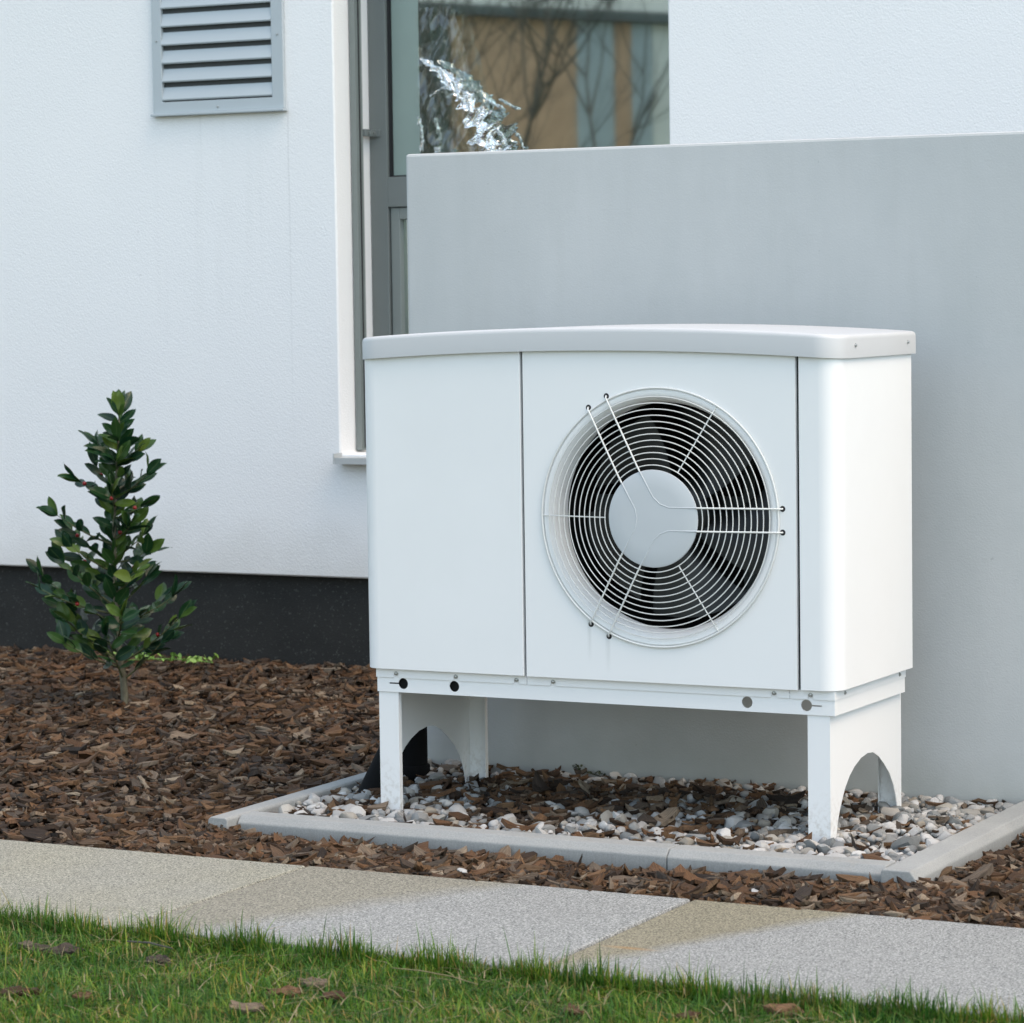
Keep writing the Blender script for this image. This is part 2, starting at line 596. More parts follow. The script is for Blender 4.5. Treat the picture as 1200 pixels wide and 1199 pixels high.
def soil(name, c0, c1, sc=40):
    t = NT(name)
    v = t.coord()
    t.col(t.ramp(t.noise(v, sc, 6, 0.7), [(0.3, c0), (0.7, c1)]))
    t.set(Roughness=0.95)
    t.bump(t.noise(v, sc * 2, 5), 0.9, 0.01)
    return t.m


def leaf_mat(name='glossy evergreen leaf', island=False):
    t = NT(name)
    rnd = t.n('NewGeometry').outputs['Random Per Island'] if island else t.n('ObjectInfo').outputs['Random']
    c = t.ramp(rnd, [(0.0, (0.006, 0.030, 0.014)), (0.35, (0.009, 0.040, 0.016)), (0.6, (0.016, 0.056, 0.016)), (0.78, (0.036, 0.085, 0.018)), (0.9, (0.07, 0.13, 0.022)), (1.0, (0.11, 0.165, 0.028))])
    uv = t.n('UVMap')
    x, y, z = t.sep(uv.outputs[0])
    rib = t.math('SUBTRACT', 1.0, t.math('MULTIPLY', t.math('ABSOLUTE', t.math('SUBTRACT', y, 0.5)), 22), True)
    c = t.mix(t.math('MULTIPLY', rib, 0.45), c, (0.14, 0.20, 0.075))
    w = t.noise(t.coord(), 60, 4)
    c = t.mix(0.5, c, t.ramp(w, [(0.3, 0.7), (0.7, 1.25)]), 'MULTIPLY')
    t.col(c)
    t.set(Roughness=0.33)
    t.b.inputs['Specular IOR Level'].default_value = 0.36
    tr = t.n('BsdfTranslucent')
    t.l(c, tr.inputs[0])
    mx = t.n('MixShader'); mx.inputs[0].default_value = 0.18
    t.l(t.b.outputs[0], mx.inputs[1]); t.l(tr.outputs[0], mx.inputs[2]); t.l(mx.outputs[0], t.out.inputs[0])
    return t.m


def stem_mat(name, c0, c1, sc=60):
    t = NT(name)
    v = t.coord(scale=(1, 1, 0.35))
    n = t.noise(v, sc, 5, 0.65)
    t.col(t.ramp(n, [(0.3, c0), (0.7, c1)]))
    t.set(Roughness=0.8)
    t.bump(n, 0.6, 0.003)
    return t.m


def glass_mat():
    t = NT('coated window glass')
    gl = t.n('BsdfGlossy'); gl.inputs['Roughness'].default_value = 0.024
    gl.inputs['Color'].default_value = (0.90, 0.97, 0.94, 1)
    tr = t.n('BsdfTransparent'); tr.inputs['Color'].default_value = (0.62, 0.70, 0.66, 1)
    mx = t.n('MixShader'); mx.inputs[0].default_value = 0.62
    nb = t.n('Bump'); nb.inputs['Strength'].default_value = 0.004; nb.inputs['Distance'].default_value = 0.01
    t.l(t.noise(t.coord(), 3.0, 2), nb.inputs['Height'])
    t.l(nb.outputs[0], gl.inputs['Normal'])
    t.l(tr.outputs[0], mx.inputs[1]); t.l(gl.outputs[0], mx.inputs[2]); t.l(mx.outputs[0], t.out.inputs[0])
    return t.m


def film_mat(name, opac, c):
    t = NT(name)
    gl = t.n('BsdfGlossy'); gl.inputs['Roughness'].default_value = 0.09
    gl.inputs['Color'].default_value = (*c, 1)
    tr = t.n('BsdfTransparent'); tr.inputs['Color'].default_value = (0.93, 0.94, 0.93, 1)
    mx = t.n('MixShader'); mx.inputs[0].default_value = opac
    t.l(tr.outputs[0], mx.inputs[1]); t.l(gl.outputs[0], mx.inputs[2]); t.l(mx.outputs[0], t.out.inputs[0])
    return t.m


M['render'] = render_plaster()
M['concrete'] = concrete_wall()
M['plinth'] = plinth_mat()
M['kerb'] = kerb_mat()
M['bark'] = bark_mat('bark mulch', False)
M['bark_one'] = bark_mat('bark chip', True)
M['stone'] = stone_mat('gravel stones', False)
M['stone_one'] = stone_mat('single gravel stone', True)
M['grass'] = grass_mat()
M['soil'] = soil('dark earth', (0.018, 0.011, 0.007), (0.06, 0.036, 0.022))
M['turf'] = soil('turf soil', (0.020, 0.030, 0.010), (0.05, 0.065, 0.02))
M['field'] = soil('far grass', (0.05, 0.09, 0.03), (0.09, 0.12, 0.05), 3)
M['leaf'] = leaf_mat()
M['shrub_bark'] = stem_mat('shrub bark', (0.055, 0.050, 0.032), (0.17, 0.16, 0.105))
M['twig'] = stem_mat('green twig', (0.05, 0.06, 0.025), (0.11, 0.115, 0.05))
M['tree_bark'] = stem_mat('tree bark', (0.035, 0.035, 0.030), (0.085, 0.08, 0.065), 12)
M['berry'] = paint('red berry', (0.22, 0.008, 0.008), 0.3, 0.1)
M['weed'] = paint('pale green weed', (0.17, 0.30, 0.055), 0.5, 0.25)
M['weed_dark'] = paint('dark moss weed', (0.035, 0.045, 0.02), 0.7, 0.25)
M['glass'] = glass_mat()
M['film'] = film_mat('clear plastic film', 0.075, (0.92, 0.95, 0.97))
M['film_fold'] = film_mat('folded plastic film', 0.85, (0.95, 0.97, 0.98))
M['room'] = paint('dim room paint', (0.30, 0.31, 0.29), 0.9, 0.05)
M['tan_facade'] = paint('tan cladding', (0.62, 0.385, 0.235), 0.8, 0.14)
M['blue_facade'] = paint('blue grey facade glass', (0.42, 0.47, 0.47), 0.5, 0.08)
M['dark_facade'] = paint('dark grey facade', (0.10, 0.115, 0.11), 0.6, 0.08)
M['pale_facade'] = paint('pale facade', (0.80, 0.78, 0.70), 0.8, 0.06)
M['straw'] = paint('dry straw', (0.20, 0.165, 0.085), 0.7, 0.15)

# ------------------------------------------------------------------ ground and house
YH = 2.178                     # house wall plane
g = MB()
g.add([(-60, -60, -0.075), (60, -60, -0.075), (60, 60, -0.075), (-60, 60, -0.075)], [(0, 1, 2, 3)])
tag(g.build('ground', M['field'], fixn=False), kind='structure')

house = empty('house', (0, YH, 0))
tag(house, 'white rendered house wall with dark plinth and grey framed window behind the garden wall', 'building')
WX0, WX1, WZ0, WZ1 = -1.375, -0.329, 0.588, 2.45


def hsub(name, mb, mat, parent=house, **kw):
    """build in world coordinates, then hang under a house part at (0, YH, 0)"""
    mb.v = [(x, y - YH, z) for x, y, z in mb.v]
    return mb.build(name, mat, parent, **kw)


mb = MB()
mb.sheet([[(-7, 0.229), (7, 0.229), (7, 3.4), (-7, 3.4)], [(WX0, WZ0), (WX0, WZ1), (WX1, WZ1), (WX1, WZ0)]], lambda a, b, t: (a, YH + t, b), 0.30)
wall_o = hsub('wall', mb, M['render'], bevel=0.004, segs=1)
wall_o.data.transform(Matrix.Translation((0, YH, 0)))    # keep the render texture in world coordinates
wall_o.location = (0, -YH, 0)
mb = MB(); mb.box(-7, 7, YH + 0.03, YH + 0.30, -0.4, 0.2285)
hsub('plinth', mb, M['plinth'])
win = empty('window'); win.parent = house
YF = 2.372
fr = MB()
fr.box(WX0 + .001, -1.316, YF, YF + .06, WZ0, WZ1)             # left post
fr.box(-0.395, WX1 - .001, YF, YF + .06, WZ0, WZ1)             # right post
fr.box(-1.316, -0.395, YF, YF + .06, WZ1 - .06, WZ1)
fr.box(-1.316, -0.395, YF, YF + .06, 1.294, 1.381)             # transom
fr.box(-1.316, -0.395, YF, YF + .06, WZ0, WZ0 + .06)
hsub('window_frame', fr, M['frame'], win, bevel=0.002)
sf = MB()
sf.box(-1.312, -1.282, YF + .008, YF + .062, WZ0 + .06, 1.292)
sf.box(-0.44, -0.397, YF + .008, YF + .062, WZ0 + .06, 1.292)
sf.box(-1.282, -0.44, YF + .008, YF + .062, 1.258, 1.292)
sf.box(-1.282, -0.44, YF + .008, YF + .062, WZ0 + .06, WZ0 + .10)
hsub('window_sash', sf, M['rail'], win, bevel=0.002)
bd = MB()
bd.box(-1.3155, -1.3115, YF + .012, YF + .045, 1.3815, WZ1 - .0605)
bd.box(-1.3115, -0.396, YF + .012, YF + .045, 1.3815, 1.3855)
hsub('glazing_bead', bd, M['gap'], win, bevel=0.001)
for (x0, x1, z0, z1) in ((-1.3112, -0.396, 1.3858, WZ1 - .061), (-1.2815, -0.4405, WZ0 + .101, 1.2575)):
    gp = MB(); gp.box(x0, x1, YF + .03, YF + .036, z0, z1)
    hsub('pane', gp, M['glass'], win)
fs_ = MB(); fs_.box(-1.3105, -1.222, YF + .0285, YF + .0296, 1.3862, WZ1 - .062)  # added flat strip, stands in for a pale band seen in the glass
hsub('added_pale_strip', fs_, paint('pale green added strip', (0.27, 0.345, 0.315), 0.35, 0.03), win)
# sloping metal sill with a front lip and an upturned end
sl = MB()
P2 = [(YH - .045, .560), (YH - .045, .578), (YF, .5895), (YF, .584), (YH - .042, .5735), (YH - .042, .560)]
n = len(P2)
sl.add([(-1.371, a, b) for a, b in P2] + [(-0.31, a, b) for a, b in P2],
       [tuple(range(n)), tuple(range(2 * n - 1, n - 1, -1))] + [(i, (i + 1) % n, n + (i + 1) % n, n + i) for i in range(n)])
sl.box(-1.3735, -1.370, YH - .046, YH - .001, .560, .590)
hsub('window_sill', sl, M['sill'], smooth=30)
rl = MB()
rl.box(-1.372, -1.353, 2.262, 2.300, .592, WZ1)
rl.box(-1.3528, -1.3505, 2.270, 2.2745, .60, WZ1)
rail = hsub('shutter_rail', rl, M['rail'], bevel=0.0015)
sg = MB(); sg.box(-1.3528, -1.3508, 2.2750, 2.2830, .60, WZ1)
hsub('rail_gap', sg, M['gap'], rail)
for z in (1.508, .767):
    br = MB(); br.box(-1.360, -1.347, 2.300, YF - .002, z - .010, z + .010)
    br.box(-1.360, -1.335, YF - .006, YF - .0005, z - .010, z + .010)
    for yy in (2.318, 2.352):
        br.lathe_y((-1.3465, 0, 0), [(0, 0)], 3) if False else None
    b_o = hsub('rail_bracket', br, M['frame'], rail, bevel=0.0015)
    b_o2 = MB()
    for yy in (2.322, 2.350):
        b_o2.tube([(-1.3468, yy, z), (-1.343, yy, z)], 0.0045, 8)
    hsub('bracket_bolt', b_o2, M['steel'], rail)
# dim room behind the glass
rm = MB()
rm.add([(-1.6, 2.48, .3), (2.5, 2.48, .3), (2.5, 5.5, .3), (-1.6, 5.5, .3), (-1.6, 2.48, 2.7), (2.5, 2.48, 2.7), (2.5, 5.5, 2.7), (-1.6, 5.5, 2.7)],
       [(0, 1, 2, 3), (7, 6, 5, 4), (1, 2, 6, 5), (2, 3, 7, 6), (3, 0, 4, 7)])
hsub('room', rm, M['room'], fixn=False)

# ------------------------------------------------------------------ louvred wall vent
VX0, VX1, VZ0, VZ1 = -1.985, -1.535, 1.573, 2.07
vent = empty('wall_vent', ((VX0 + VX1) / 2, YH, VZ0))
tag(vent, 'pale grey metal louvre vent screwed to the white house wall above the shrub', 'vent')
vl = Vector(vent.location)


def vsub(name, mb, mat, **kw):
    mb.v = [(x - vl.x, y - vl.y, z - vl.z) for x, y, z in mb.v]
    return mb.build(name, mat, vent, **kw)


mb = MB()
mb.sheet([[(VX0, VZ0 + .006), (VX1, VZ0 + .006), (VX1, VZ1), (VX0, VZ1)], [(-1.952, 1.612), (-1.952, VZ1 - .04), (-1.574, VZ1 - .04), (-1.574, 1.612)]], lambda a, b, t: (a, YH - .014 + t, b), 0.013)
mb.box(VX0 - .004, VX1 + .004, YH - .024, YH - .001, VZ0 - .002, VZ0 + .0055)
vsub('vent_frame', mb, M['vent'], bevel=0.0015)
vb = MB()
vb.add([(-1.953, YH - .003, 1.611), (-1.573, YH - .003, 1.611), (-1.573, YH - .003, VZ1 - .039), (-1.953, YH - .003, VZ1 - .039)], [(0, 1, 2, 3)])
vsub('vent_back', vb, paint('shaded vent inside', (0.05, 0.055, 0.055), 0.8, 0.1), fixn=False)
sp = 0.0533
slat_me = None
for k in range(8):
    z = 1.616 + sp * k
    if slat_me is None:
        s = MB()
        prof = [(-.013, 0.0), (-.015, .004), (-.0045, .039), (-.0035, .039), (-.012, .0045), (-.0115, 0.0)]
        q = len(prof)
        s.add([(-.1885, a, b) for a, b in prof] + [(.1885, a, b) for a, b in prof], [tuple(range(q)), tuple(range(2 * q - 1, q - 1, -1))] + [(i, (i + 1) % q, q + (i + 1) % q, q + i) for i in range(q)])
        slat_me = s.mesh('slat', M['vent'])
    link('slat', slat_me, vent, (-1.763 - vl.x, 0, z - vl.z))
scr = MB(); scr.lathe_y((0, 0, 0), [(0.0001, -.003), (.0026, -.0026), (.0034, -.0004), (.0034, .001)], 12)
scr_me = scr.mesh('screw', M['steel'], smooth=40)
for (x, z) in ((-1.969, 1.79), (-1.553, 1.79), (-1.760, 1.592), (-1.969, 2.03), (-1.553, 2.03)):
    link('screw', scr_me, vent, (x - vl.x, -.0142, z - vl.z))

# ------------------------------------------------------------------ crumpled protective film on the glass
film = empty('plastic_film', (-1.10, YF + .012, 1.36))
tag(film, 'crumpled clear plastic film clinging to the lower left corner of the window glass', 'film')


def crumple(p, s):
    a = 1 - abs(mnoise.noise(Vector((p[0] * s, p[1] * s, 3.1)))) * 2
    b = 1 - abs(mnoise.noise(Vector((p[0] * s * 2.3 + 5, p[1] * s * 1.4, 7.7)))) * 2
    c = mnoise.noise(Vector((p[0] * s * 5, p[1] * s * 4, 1.7)))
    return 0.55 * a + 0.35 * b + 0.18 * c


nx, nz = 60, 84
V = []
for j in range(nz + 1):
    for i in range(nx + 1):
        u, w = i / nx, j / nz
        x = -0.105 + u * (0.26 - 0.14 * w) + 0.01 * mnoise.noise(Vector((0, w * 9, 2)))
        z = w * 0.50
        V.append((x, -0.004 - 0.011 * (crumple((x * 1.6 - z * .5, z * .8 + x * .3), 9) + .6) * 1.3, z))
Fq = [(j * (nx + 1) + i, j * (nx + 1) + i + 1, (j + 1) * (nx + 1) + i + 1, (j + 1) * (nx + 1) + i) for j in range(nz) for i in range(nx)]
mb = MB().add(V, Fq)
mb.build('film_sheet', M['film'], film, fixn=False)


def strand(path, w0, w1, seed, depth):
    """a ragged folded band of film whose creases run across it"""
    nn, mm = 130, 18
    V = []
    for i in range(nn + 1):
        t = i / nn * (len(path) - 1)
        k = min(int(t), len(path) - 2); f_ = t - k
        px = path[k][0] * (1 - f_) + path[k + 1][0] * f_
        pz = path[k][1] * (1 - f_) + path[k + 1][1] * f_
        T = i / nn
        wd = (w0 + (w1 - w0) * T) * (0.75 + 0.8 * mnoise.noise(Vector((seed, t * 2.3, 4))))
        for j in range(mm + 1):
            a = j / mm - .5
            ragged = 1 + .9 * mnoise.noise(Vector((t * 5 + seed, 3 if a > 0 else 8, 1))) * abs(a) * 2
            cr = 1 - 2 * abs(mnoise.noise(Vector((a * .9 + seed, T * 9 + a * 1.8, 2.2)))) + .6 * (1 - 2 * abs(mnoise.noise(Vector((a * 1.7, T * 24 + a * 3.4, 5.2 + seed)))))
            V.append((px + a * wd * ragged, depth - 0.010 * cr, pz + a * wd * ragged * 0.55 + .006 * mnoise.noise(Vector((a * 3, T * 20, seed)))))
    F_ = [(i * (mm + 1) + j, i * (mm + 1) + j + 1, (i + 1) * (mm + 1) + j + 1, (i + 1) * (mm + 1) + j) for i in range(nn) for j in range(mm)]
    MB().add(V, F_).build('film_fold', M['film_fold'], film, fixn=False)


strand([(-.085, .355), (-.03, .32), (.030, .272), (.072, .22), (.102, .165), (.130, .11), (.150, .05), (.158, .0)], .018, .115, 1.0, -.030)
strand([(-.060, .245), (-.015, .27), (.02, .262)], .006, .012, 4.0, -.024)
strand([(-.100, .19), (-.085, .14), (-.090, .09)], .010, .016, 7.0, -.024)
strand([(-.040, .10), (-.030, .07), (-.045, .03)], .020, .034, 9.0, -.026)
strand([(.115, .235), (.15, .215), (.175, .205)], .006, .012, 12.0, -.024)
strand([(.150, .150), (.175, .125), (.19, .085)], .008, .014, 14.0, -.024)

# ------------------------------------------------------------------ garden screen wall
YS, XS, ZS = 0.5505, -0.2259, 1.3524
mb = MB()
mb.box(0, 5.6, 0, 0.20, -0.35, ZS)
sw = mb.build('garden_wall', M['concrete'], loc=(XS, YS, 0), bevel=0.006)
tag(sw, 'smooth pale grey concrete garden wall standing behind the heat pump', 'wall')

# ------------------------------------------------------------------ kerb round the gravel bed
kerb = empty('kerb', (0.5, -0.25, 0.0))
tag(kerb, kind='structure')


def kerb_stone(x0, x1, y0, y1, side):
    """side: which top edge is chamfered ('-y', '-x', '+x')"""
    b = MB(); zt = 0.008; zb = -0.16; ch = .016
    if side == '-y': prof = [(y0, zb), (y0, zt - .014), (y0 + .014, zt), (y1 - .004, zt), (y1, zt - .004), (y1, zb)]
    elif side == '+x': prof = [(x0, zb), (x0, zt - .004), (x0 + .004, zt), (x1 - .012, zt), (x1, zt - .016), (x1, zb)]
    else: prof = [(x0, zb), (x0, zt - .006), (x0 + .006, zt), (x1 - .004, zt), (x1, zt - .004), (x1, zb)]
    m = len(prof)
    if side == '-y': vs = [(x0, a, c) for a, c in prof] + [(x1, a, c) for a, c in prof]
    else: vs = [(a, y0, c) for a, c in prof] + [(a, y1, c) for a, c in prof]
    b.add(vs, [tuple(range(m)), tuple(range(2 * m - 1, m - 1, -1))] + [(i, (i + 1) % m, m + (i + 1) % m, m + i) for i in range(m)])
    o = b.build('kerb_stone', M['kerb'], kerb, bevel=0.0025)
    o.location = (-.5, .25, 0)
    return o


kerb_stone(-0.178, 0.7668, -0.262, -0.197, '-y')
kerb_stone(0.7685, 1.1965, -0.264, -0.199, '-y')
kerb_stone(1.1985, 1.2660, -0.286, 0.5480, '+x')
kerb_stone(-0.226, -0.1805, -0.295, 0.5480, '-x')

# ------------------------------------------------------------------ footpath slabs
path_o = empty('footpath', (0.5, -0.8, -0.025))
tag(path_o, kind='structure')
xs = [-2.238, -1.444, -0.650, 0.141, 0.9335, 1.7265, 2.52, 3.31]
for i in range(len(xs) - 1):
    which = {2: 0, 3: 1, 4: 2}.get(i, 3)
    b = MB(); b.box(xs[i] + .0028, xs[i + 1] - .0028, -1.125, -0.515, -0.09, -0.025 + (0.0005 if i % 2 else 0))
    o = b.build('paving_slab', granite('granite paving', which), path_o, bevel=0.0045)
    o.location = (-.5, .8, .025)

# ------------------------------------------------------------------ heat pump
HPX, HPY = 0.5, 0.19
hp = empty('heat_pump', (HPX, HPY, 0))
tag(hp, 'white outdoor heat pump unit with round fan grille on a two legged stand', 'heat pump')


def hs(name, mb, mat, parent=hp, **kw):
    mb.v = [(x - HPX, y - HPY, z) for x, y, z in mb.v]
    o = mb.build(name, mat, parent, **kw)
    return o


BF, BXL, BXR, BD = -0.0133, -0.0255, 1.0144, 0.3875
ZB, ZT = 0.2836, 0.945
S1, S2 = 0.3475, 0.9326
GAPW = 0.0032
RC = 0.038
TH = 0.0015


def arc(cx, cy, r, a0, a1, n):
    return [(cx + r * math.cos(R(a0 + (a1 - a0) * i / n)), cy + r * math.sin(R(a0 + (a1 - a0) * i / n))) for i in range(n + 1)]


def wrap_panel(name, outline, mat, close_edge):
    """an upright sheet following the plan outline, with a return at the open seam edge"""
    b = MB(); n = len(outline)
    z0, z1 = ZB, ZT
    # inner offset, simple normals
    vs = []
    inner = []
    for i, (x, y) in enumerate(outline):
        a = Vector(outline[max(i - 1, 0)]); c = Vector(outline[min(i + 1, n - 1)])
        t = (c - a).normalized(); nrm = Vector((-t.y, t.x))
        inner.append((x + nrm.x * .012, y + nrm.y * .012))
    for lp in (outline, inner):
        for (x, y) in lp: vs.append((x, y, z0)); vs.append((x, y, z1))
    m = 2 * n
    fs = []
    for i in range(n - 1):
        fs.append((2 * i, 2 * i + 2, 2 * i + 3, 2 * i + 1))
        fs.append((m + 2 * i, m + 2 * i + 1, m + 2 * i + 3, m + 2 * i + 2))
        fs.append((2 * i, m + 2 * i, m + 2 * i + 2, 2 * i + 2))
        fs.append((2 * i + 1, 2 * i + 3, m + 2 * i + 3, m + 2 * i + 1))
    for i in (0, n - 1): fs.append((2 * i, 2 * i + 1, m + 2 * i + 1, m + 2 * i))
    b.add(vs, fs)
    o = hs(name, b, mat, bevel=0.0012, smooth=30)
    wm = o.modifiers.new('weighted normals', 'WEIGHTED_NORMAL'); wm.keep_sharp = True; wm.weight = 100
    return o


left_out = [(BXL, BD)] + [(BXL, BF + RC + .001)] + arc(BXL + RC, BF + RC, RC, 180, 270, 12) + [(BXL + RC + .0015, BF), (S1 - GAPW - .002, BF), (S1 - GAPW, BF)]
right_out = [(S2 + GAPW, BF), (S2 + GAPW + .002, BF), (BXR - RC - .0015, BF)] + arc(BXR - RC, BF + RC, RC, 270, 360, 12) + [(BXR, BF + RC + .001), (BXR, BD)]
wrap_panel('corner_panel', left_out, M['white_paint'], True)
wrap_panel('corner_panel', right_out, M['white_paint'], True)
# fan panel with its round opening, dished into a bell mouth
FC = (0.6435, 0.606)
R0, RT = 0.2455, 0.2215
mb = MB()
mb.sheet([[(S1 + GAPW, ZB), (S2 - GAPW, ZB), (S2 - GAPW, ZT), (S1 + GAPW, ZT)], circle2(FC[0], FC[1], R0, 96)[::-1]], lambda a, b, t: (a, BF + t, b), 0.010)
fp = hs('fan_panel', mb, M['fan_panel'], bevel=0.0)
fp.data.transform(Matrix.Translation((HPX, HPY, 0))); fp.location = (-HPX, -HPY, 0)
bm_ = MB()
prof = [(R0 + .0035, -.001), (R0 + .001, -.0028)]
for i in range(13):
    a = PI / 2 * i / 12
    prof.append((RT + (R0 - .002 - RT) * (1 - math.sin(a)), -.0024 + .047 * (1 - math.cos(a))))
prof += [(RT, .050)]
bm_.lathe_y((FC[0], BF, FC[1]), prof, 128)
hs('bell_mouth', bm_, M['white_paint'], smooth=40)
# gaskets seen through the two seams
for s in (S1, S2):
    gk = MB(); gk.box(s - .012, s + .012, BF + .014, BF + .03, ZB + .001, ZT - .02)
    hs('gasket', gk, M['gap'])
# dark cabin behind the fan
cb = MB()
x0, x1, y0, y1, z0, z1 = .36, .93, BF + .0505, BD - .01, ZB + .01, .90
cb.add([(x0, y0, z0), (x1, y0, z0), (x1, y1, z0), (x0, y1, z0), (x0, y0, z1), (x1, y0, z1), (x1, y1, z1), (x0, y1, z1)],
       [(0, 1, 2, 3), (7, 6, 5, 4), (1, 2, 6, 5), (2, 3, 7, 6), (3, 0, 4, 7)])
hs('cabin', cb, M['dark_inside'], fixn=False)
bk = MB(); bk.box(BXL + .013, BXR - .013, BD - .006, BD - .001, ZB, ZT - .01)
hs('back_panel', bk, M['white_paint'])
# motor carrier struts and the motor
stt = MB()
stt.box(.715, .740, .235, .247, .30, .89)
stt.box(.815, .842, .235, .247, .30, .89)
stt.box(.38, .92, .250, .258, .585, .63)
hs('motor_strut', stt, M['strut'])
fan = empty('fan'); fan.parent = hp
fan.location = (FC[0] - HPX, .105 - HPY, FC[1])
hb = MB(); hb.lathe_y((0, 0, 0), [(.0001, -.032), (.045, -.031), (.058, -.024), (.064, -.01), (.064, .05), (.055, .07), (.0001, .075)], 40)
hb.build('fan_hub', M['blade'], fan, smooth=40)
bl_me = None
for k in range(5):
    if bl_me is None:
        b = MB(); NR, NC = 9, 9
        for i in range(NR):
            r = .058 + (.205 - .058) * i / (NR - 1)
            for j in range(NC):
                s = j / (NC - 1) - .5
                w = math.radians(46 + 12 * i / (NR - 1)) * s + math.radians(14) * (i / (NR - 1)) ** 1.5
                y = .055 * s * (1 - .35 * i / (NR - 1)) - .012 * (1 - 4 * s * s)
                b.v.append((r * math.cos(w), y, r * math.sin(w)))
        N1 = len(b.v)
        b.v += [(x, y + .003, z) for x, y, z in b.v[:N1]]
        for i in range(NR - 1):
            for j in range(NC - 1):
                q = (i * NC + j, i * NC + j + 1, (i + 1) * NC + j + 1, (i + 1) * NC + j)
                b.f.append(q); b.f.append(tuple(N1 + a for a in reversed(q)))
        bl_me = b.mesh('fan_blade', M['blade'], smooth=60, fixn=False)
    link('fan_blade', bl_me, fan, (0, 0, 0), (0, R(72 * k + 20), 0))
# wire grille: domed rings, three bent rods, three spokes, centre disc
grille = empty('grille'); grille.parent = hp
grille.location = (FC[0] - HPX, BF - HPY, FC[1])


def dome(r): return -.0045 - .021 * max(0, min(1, (0.2505 - r) / .15))


WR = 0.00115
for i in range(12):
    r = .1037 + i * .01192
    MB().ring_y((0, dome(r), 0), r, WR, 128, 6).build('wire_ring', M['grille_paint'], grille, smooth=60)
MB().ring_y((0, -.0035, 0), .2515, .0021, 144, 8).build('wire_ring', M['grille_paint'], grille, smooth=60)
ds = MB()
ds.lathe_y((0, dome(.095), 0), [(.0001, -.0052), (.060, -.0046), (.090, -.0032), (.0942, -.0018), (.0948, -.0002), (.0935, .001), (.0001, .001)], 96)
disc = ds.build('hub_disc', M['disc_paint'], grille, smooth=40)


def rod_pts(direction, side, rmax, hook):
    """one half of a bent rod: runs parallel to a direction at an offset, over the dome, and hooks into the panel"""
    d = Vector((math.cos(direction), math.sin(direction))); nrm = Vector((-d.y, d.x)) * side * .0225
    out = []
    for q in np.linspace(0.034, rmax, 16):
        p = d * q + nrm
        rr = p.length
        y = dome(rr) - .0030 if rr > .093 else dome(.095) - .0051
        out.append((p.x, y, p.y))
    if hook:
        p = d * (rmax + .004) + nrm
        out.append((p.x, -.002, p.y)); out.append((p.x, .012, p.y))
    return out


RM = .2545
for k in range(3):
    a0 = R(120 * k); a1 = R(120 * (k + 1))
    A = rod_pts(a0, 1, RM, True)
    Bp = rod_pts(a1, -1, RM, True)
    # rounded corner between the two legs
    i0, i1 = Vector(A[0]), Vector(Bp[0])
    mid = (i0 + i1) / 2
    cd = Vector((math.cos((a0 + a1) / 2), 0, math.sin((a0 + a1) / 2)))
    corner = [i0.lerp(mid - cd * .0025, .33), mid - cd * .0035, i1.lerp(mid - cd * .0025, .33)]
    ia = [p for p in A if math.hypot(p[0], p[2]) < .096]; ib = [p for p in Bp if math.hypot(p[0], p[2]) < .096]
    ridge = [Vector(p) for p in ia[::-1]] + corner + [Vector(p) for p in ib]
    for q in ridge: q.y = dome(.095) - .0040 + .0010 * (math.hypot(q.x, q.z) / .095) ** 2
    MB().tube(ridge, .0017, 8).build('disc_ridge', M['disc_paint'], grille, smooth=60)
    for half_ in (A, Bp):
        MB().tube([p for p in half_ if math.hypot(p[0], p[2]) > .084], .0018, 8).build('wire_rod', M['grille_paint'], grille, smooth=60)
    for P in (A[-1], Bp[-1]):
        gr = MB(); gr.lathe_y((P[0], 0, P[2]), [(.0001, -.0008), (.0052, -.0008), (.0062, .0005)], 16)
        gr.build('grommet', M['gap'], grille)
    a = R(60 + 120 * k)
    pts = [(r * math.cos(a), dome(r) + .0016, r * math.sin(a)) for r in np.linspace(.1035, .2515, 8)]
    MB().tube(pts, .0013, 6).build('wire_spoke', M['grille_paint'], grille, smooth=60)

# lid: rounded plan, arched across the width
LX0, LX1, LY0, LY1 = -0.0300, 1.0210, -0.0235, 0.405
LR = 0.052
half = [(LX0 + LR * (1 - math.cos(R(a))), LY0 + LR * (1 - math.sin(R(a)))) for a in np.linspace(0, 90, 11)]
half += [(LX0 + LR + (LX1 - LX0 - 2 * LR) * i / 40, LY0) for i in range(1, 40)]
half += [(LX1 - LR * (1 - math.cos(R(a))), LY0 + LR * (1 - math.sin(R(a)))) for a in np.linspace(90, 0, 11)]
hn = len(half)
ym = (LY0 + LY1) / 2
LRB = 0.012


def back_y(x):
    for (c, s) in ((LX0, 1), (LX1, -1)):
        d = (x - c) * s
        if d < LRB: return LY1 - LRB + math.sqrt(max(0, LRB ** 2 - (LRB - d) ** 2))
    return LY1


def archz(x):
    t = (x - (LX0 + LX1) / 2) / ((LX1 - LX0) / 2)
    return .0175 * (1 - t * t)


layers = [(-.0, .002), (.0, 0.0), (.036, 0.0), (.0402, .0009), (.0430, .003), (.0445, .006), (.0451, .011)]
mb = MB()
ZL = 0.9125
cxm = (LX0 + LX1) / 2
loops = []
for (dz, ins) in layers:
    kx = 1 - ins / ((LX1 - LX0) / 2); ky = 1 - ins / ((LY1 - LY0) / 2)
    lp = []
    for (x, y) in half: lp.append((cxm + (x - cxm) * kx, ym + (y - ym) * ky, ZL + dz + archz(x)))
    for (x, y) in reversed(half): lp.append((cxm + (x - cxm) * kx, ym + (back_y(x) - ym) * ky, ZL + dz + archz(x)))
    loops.append(lp)
m = 2 * hn
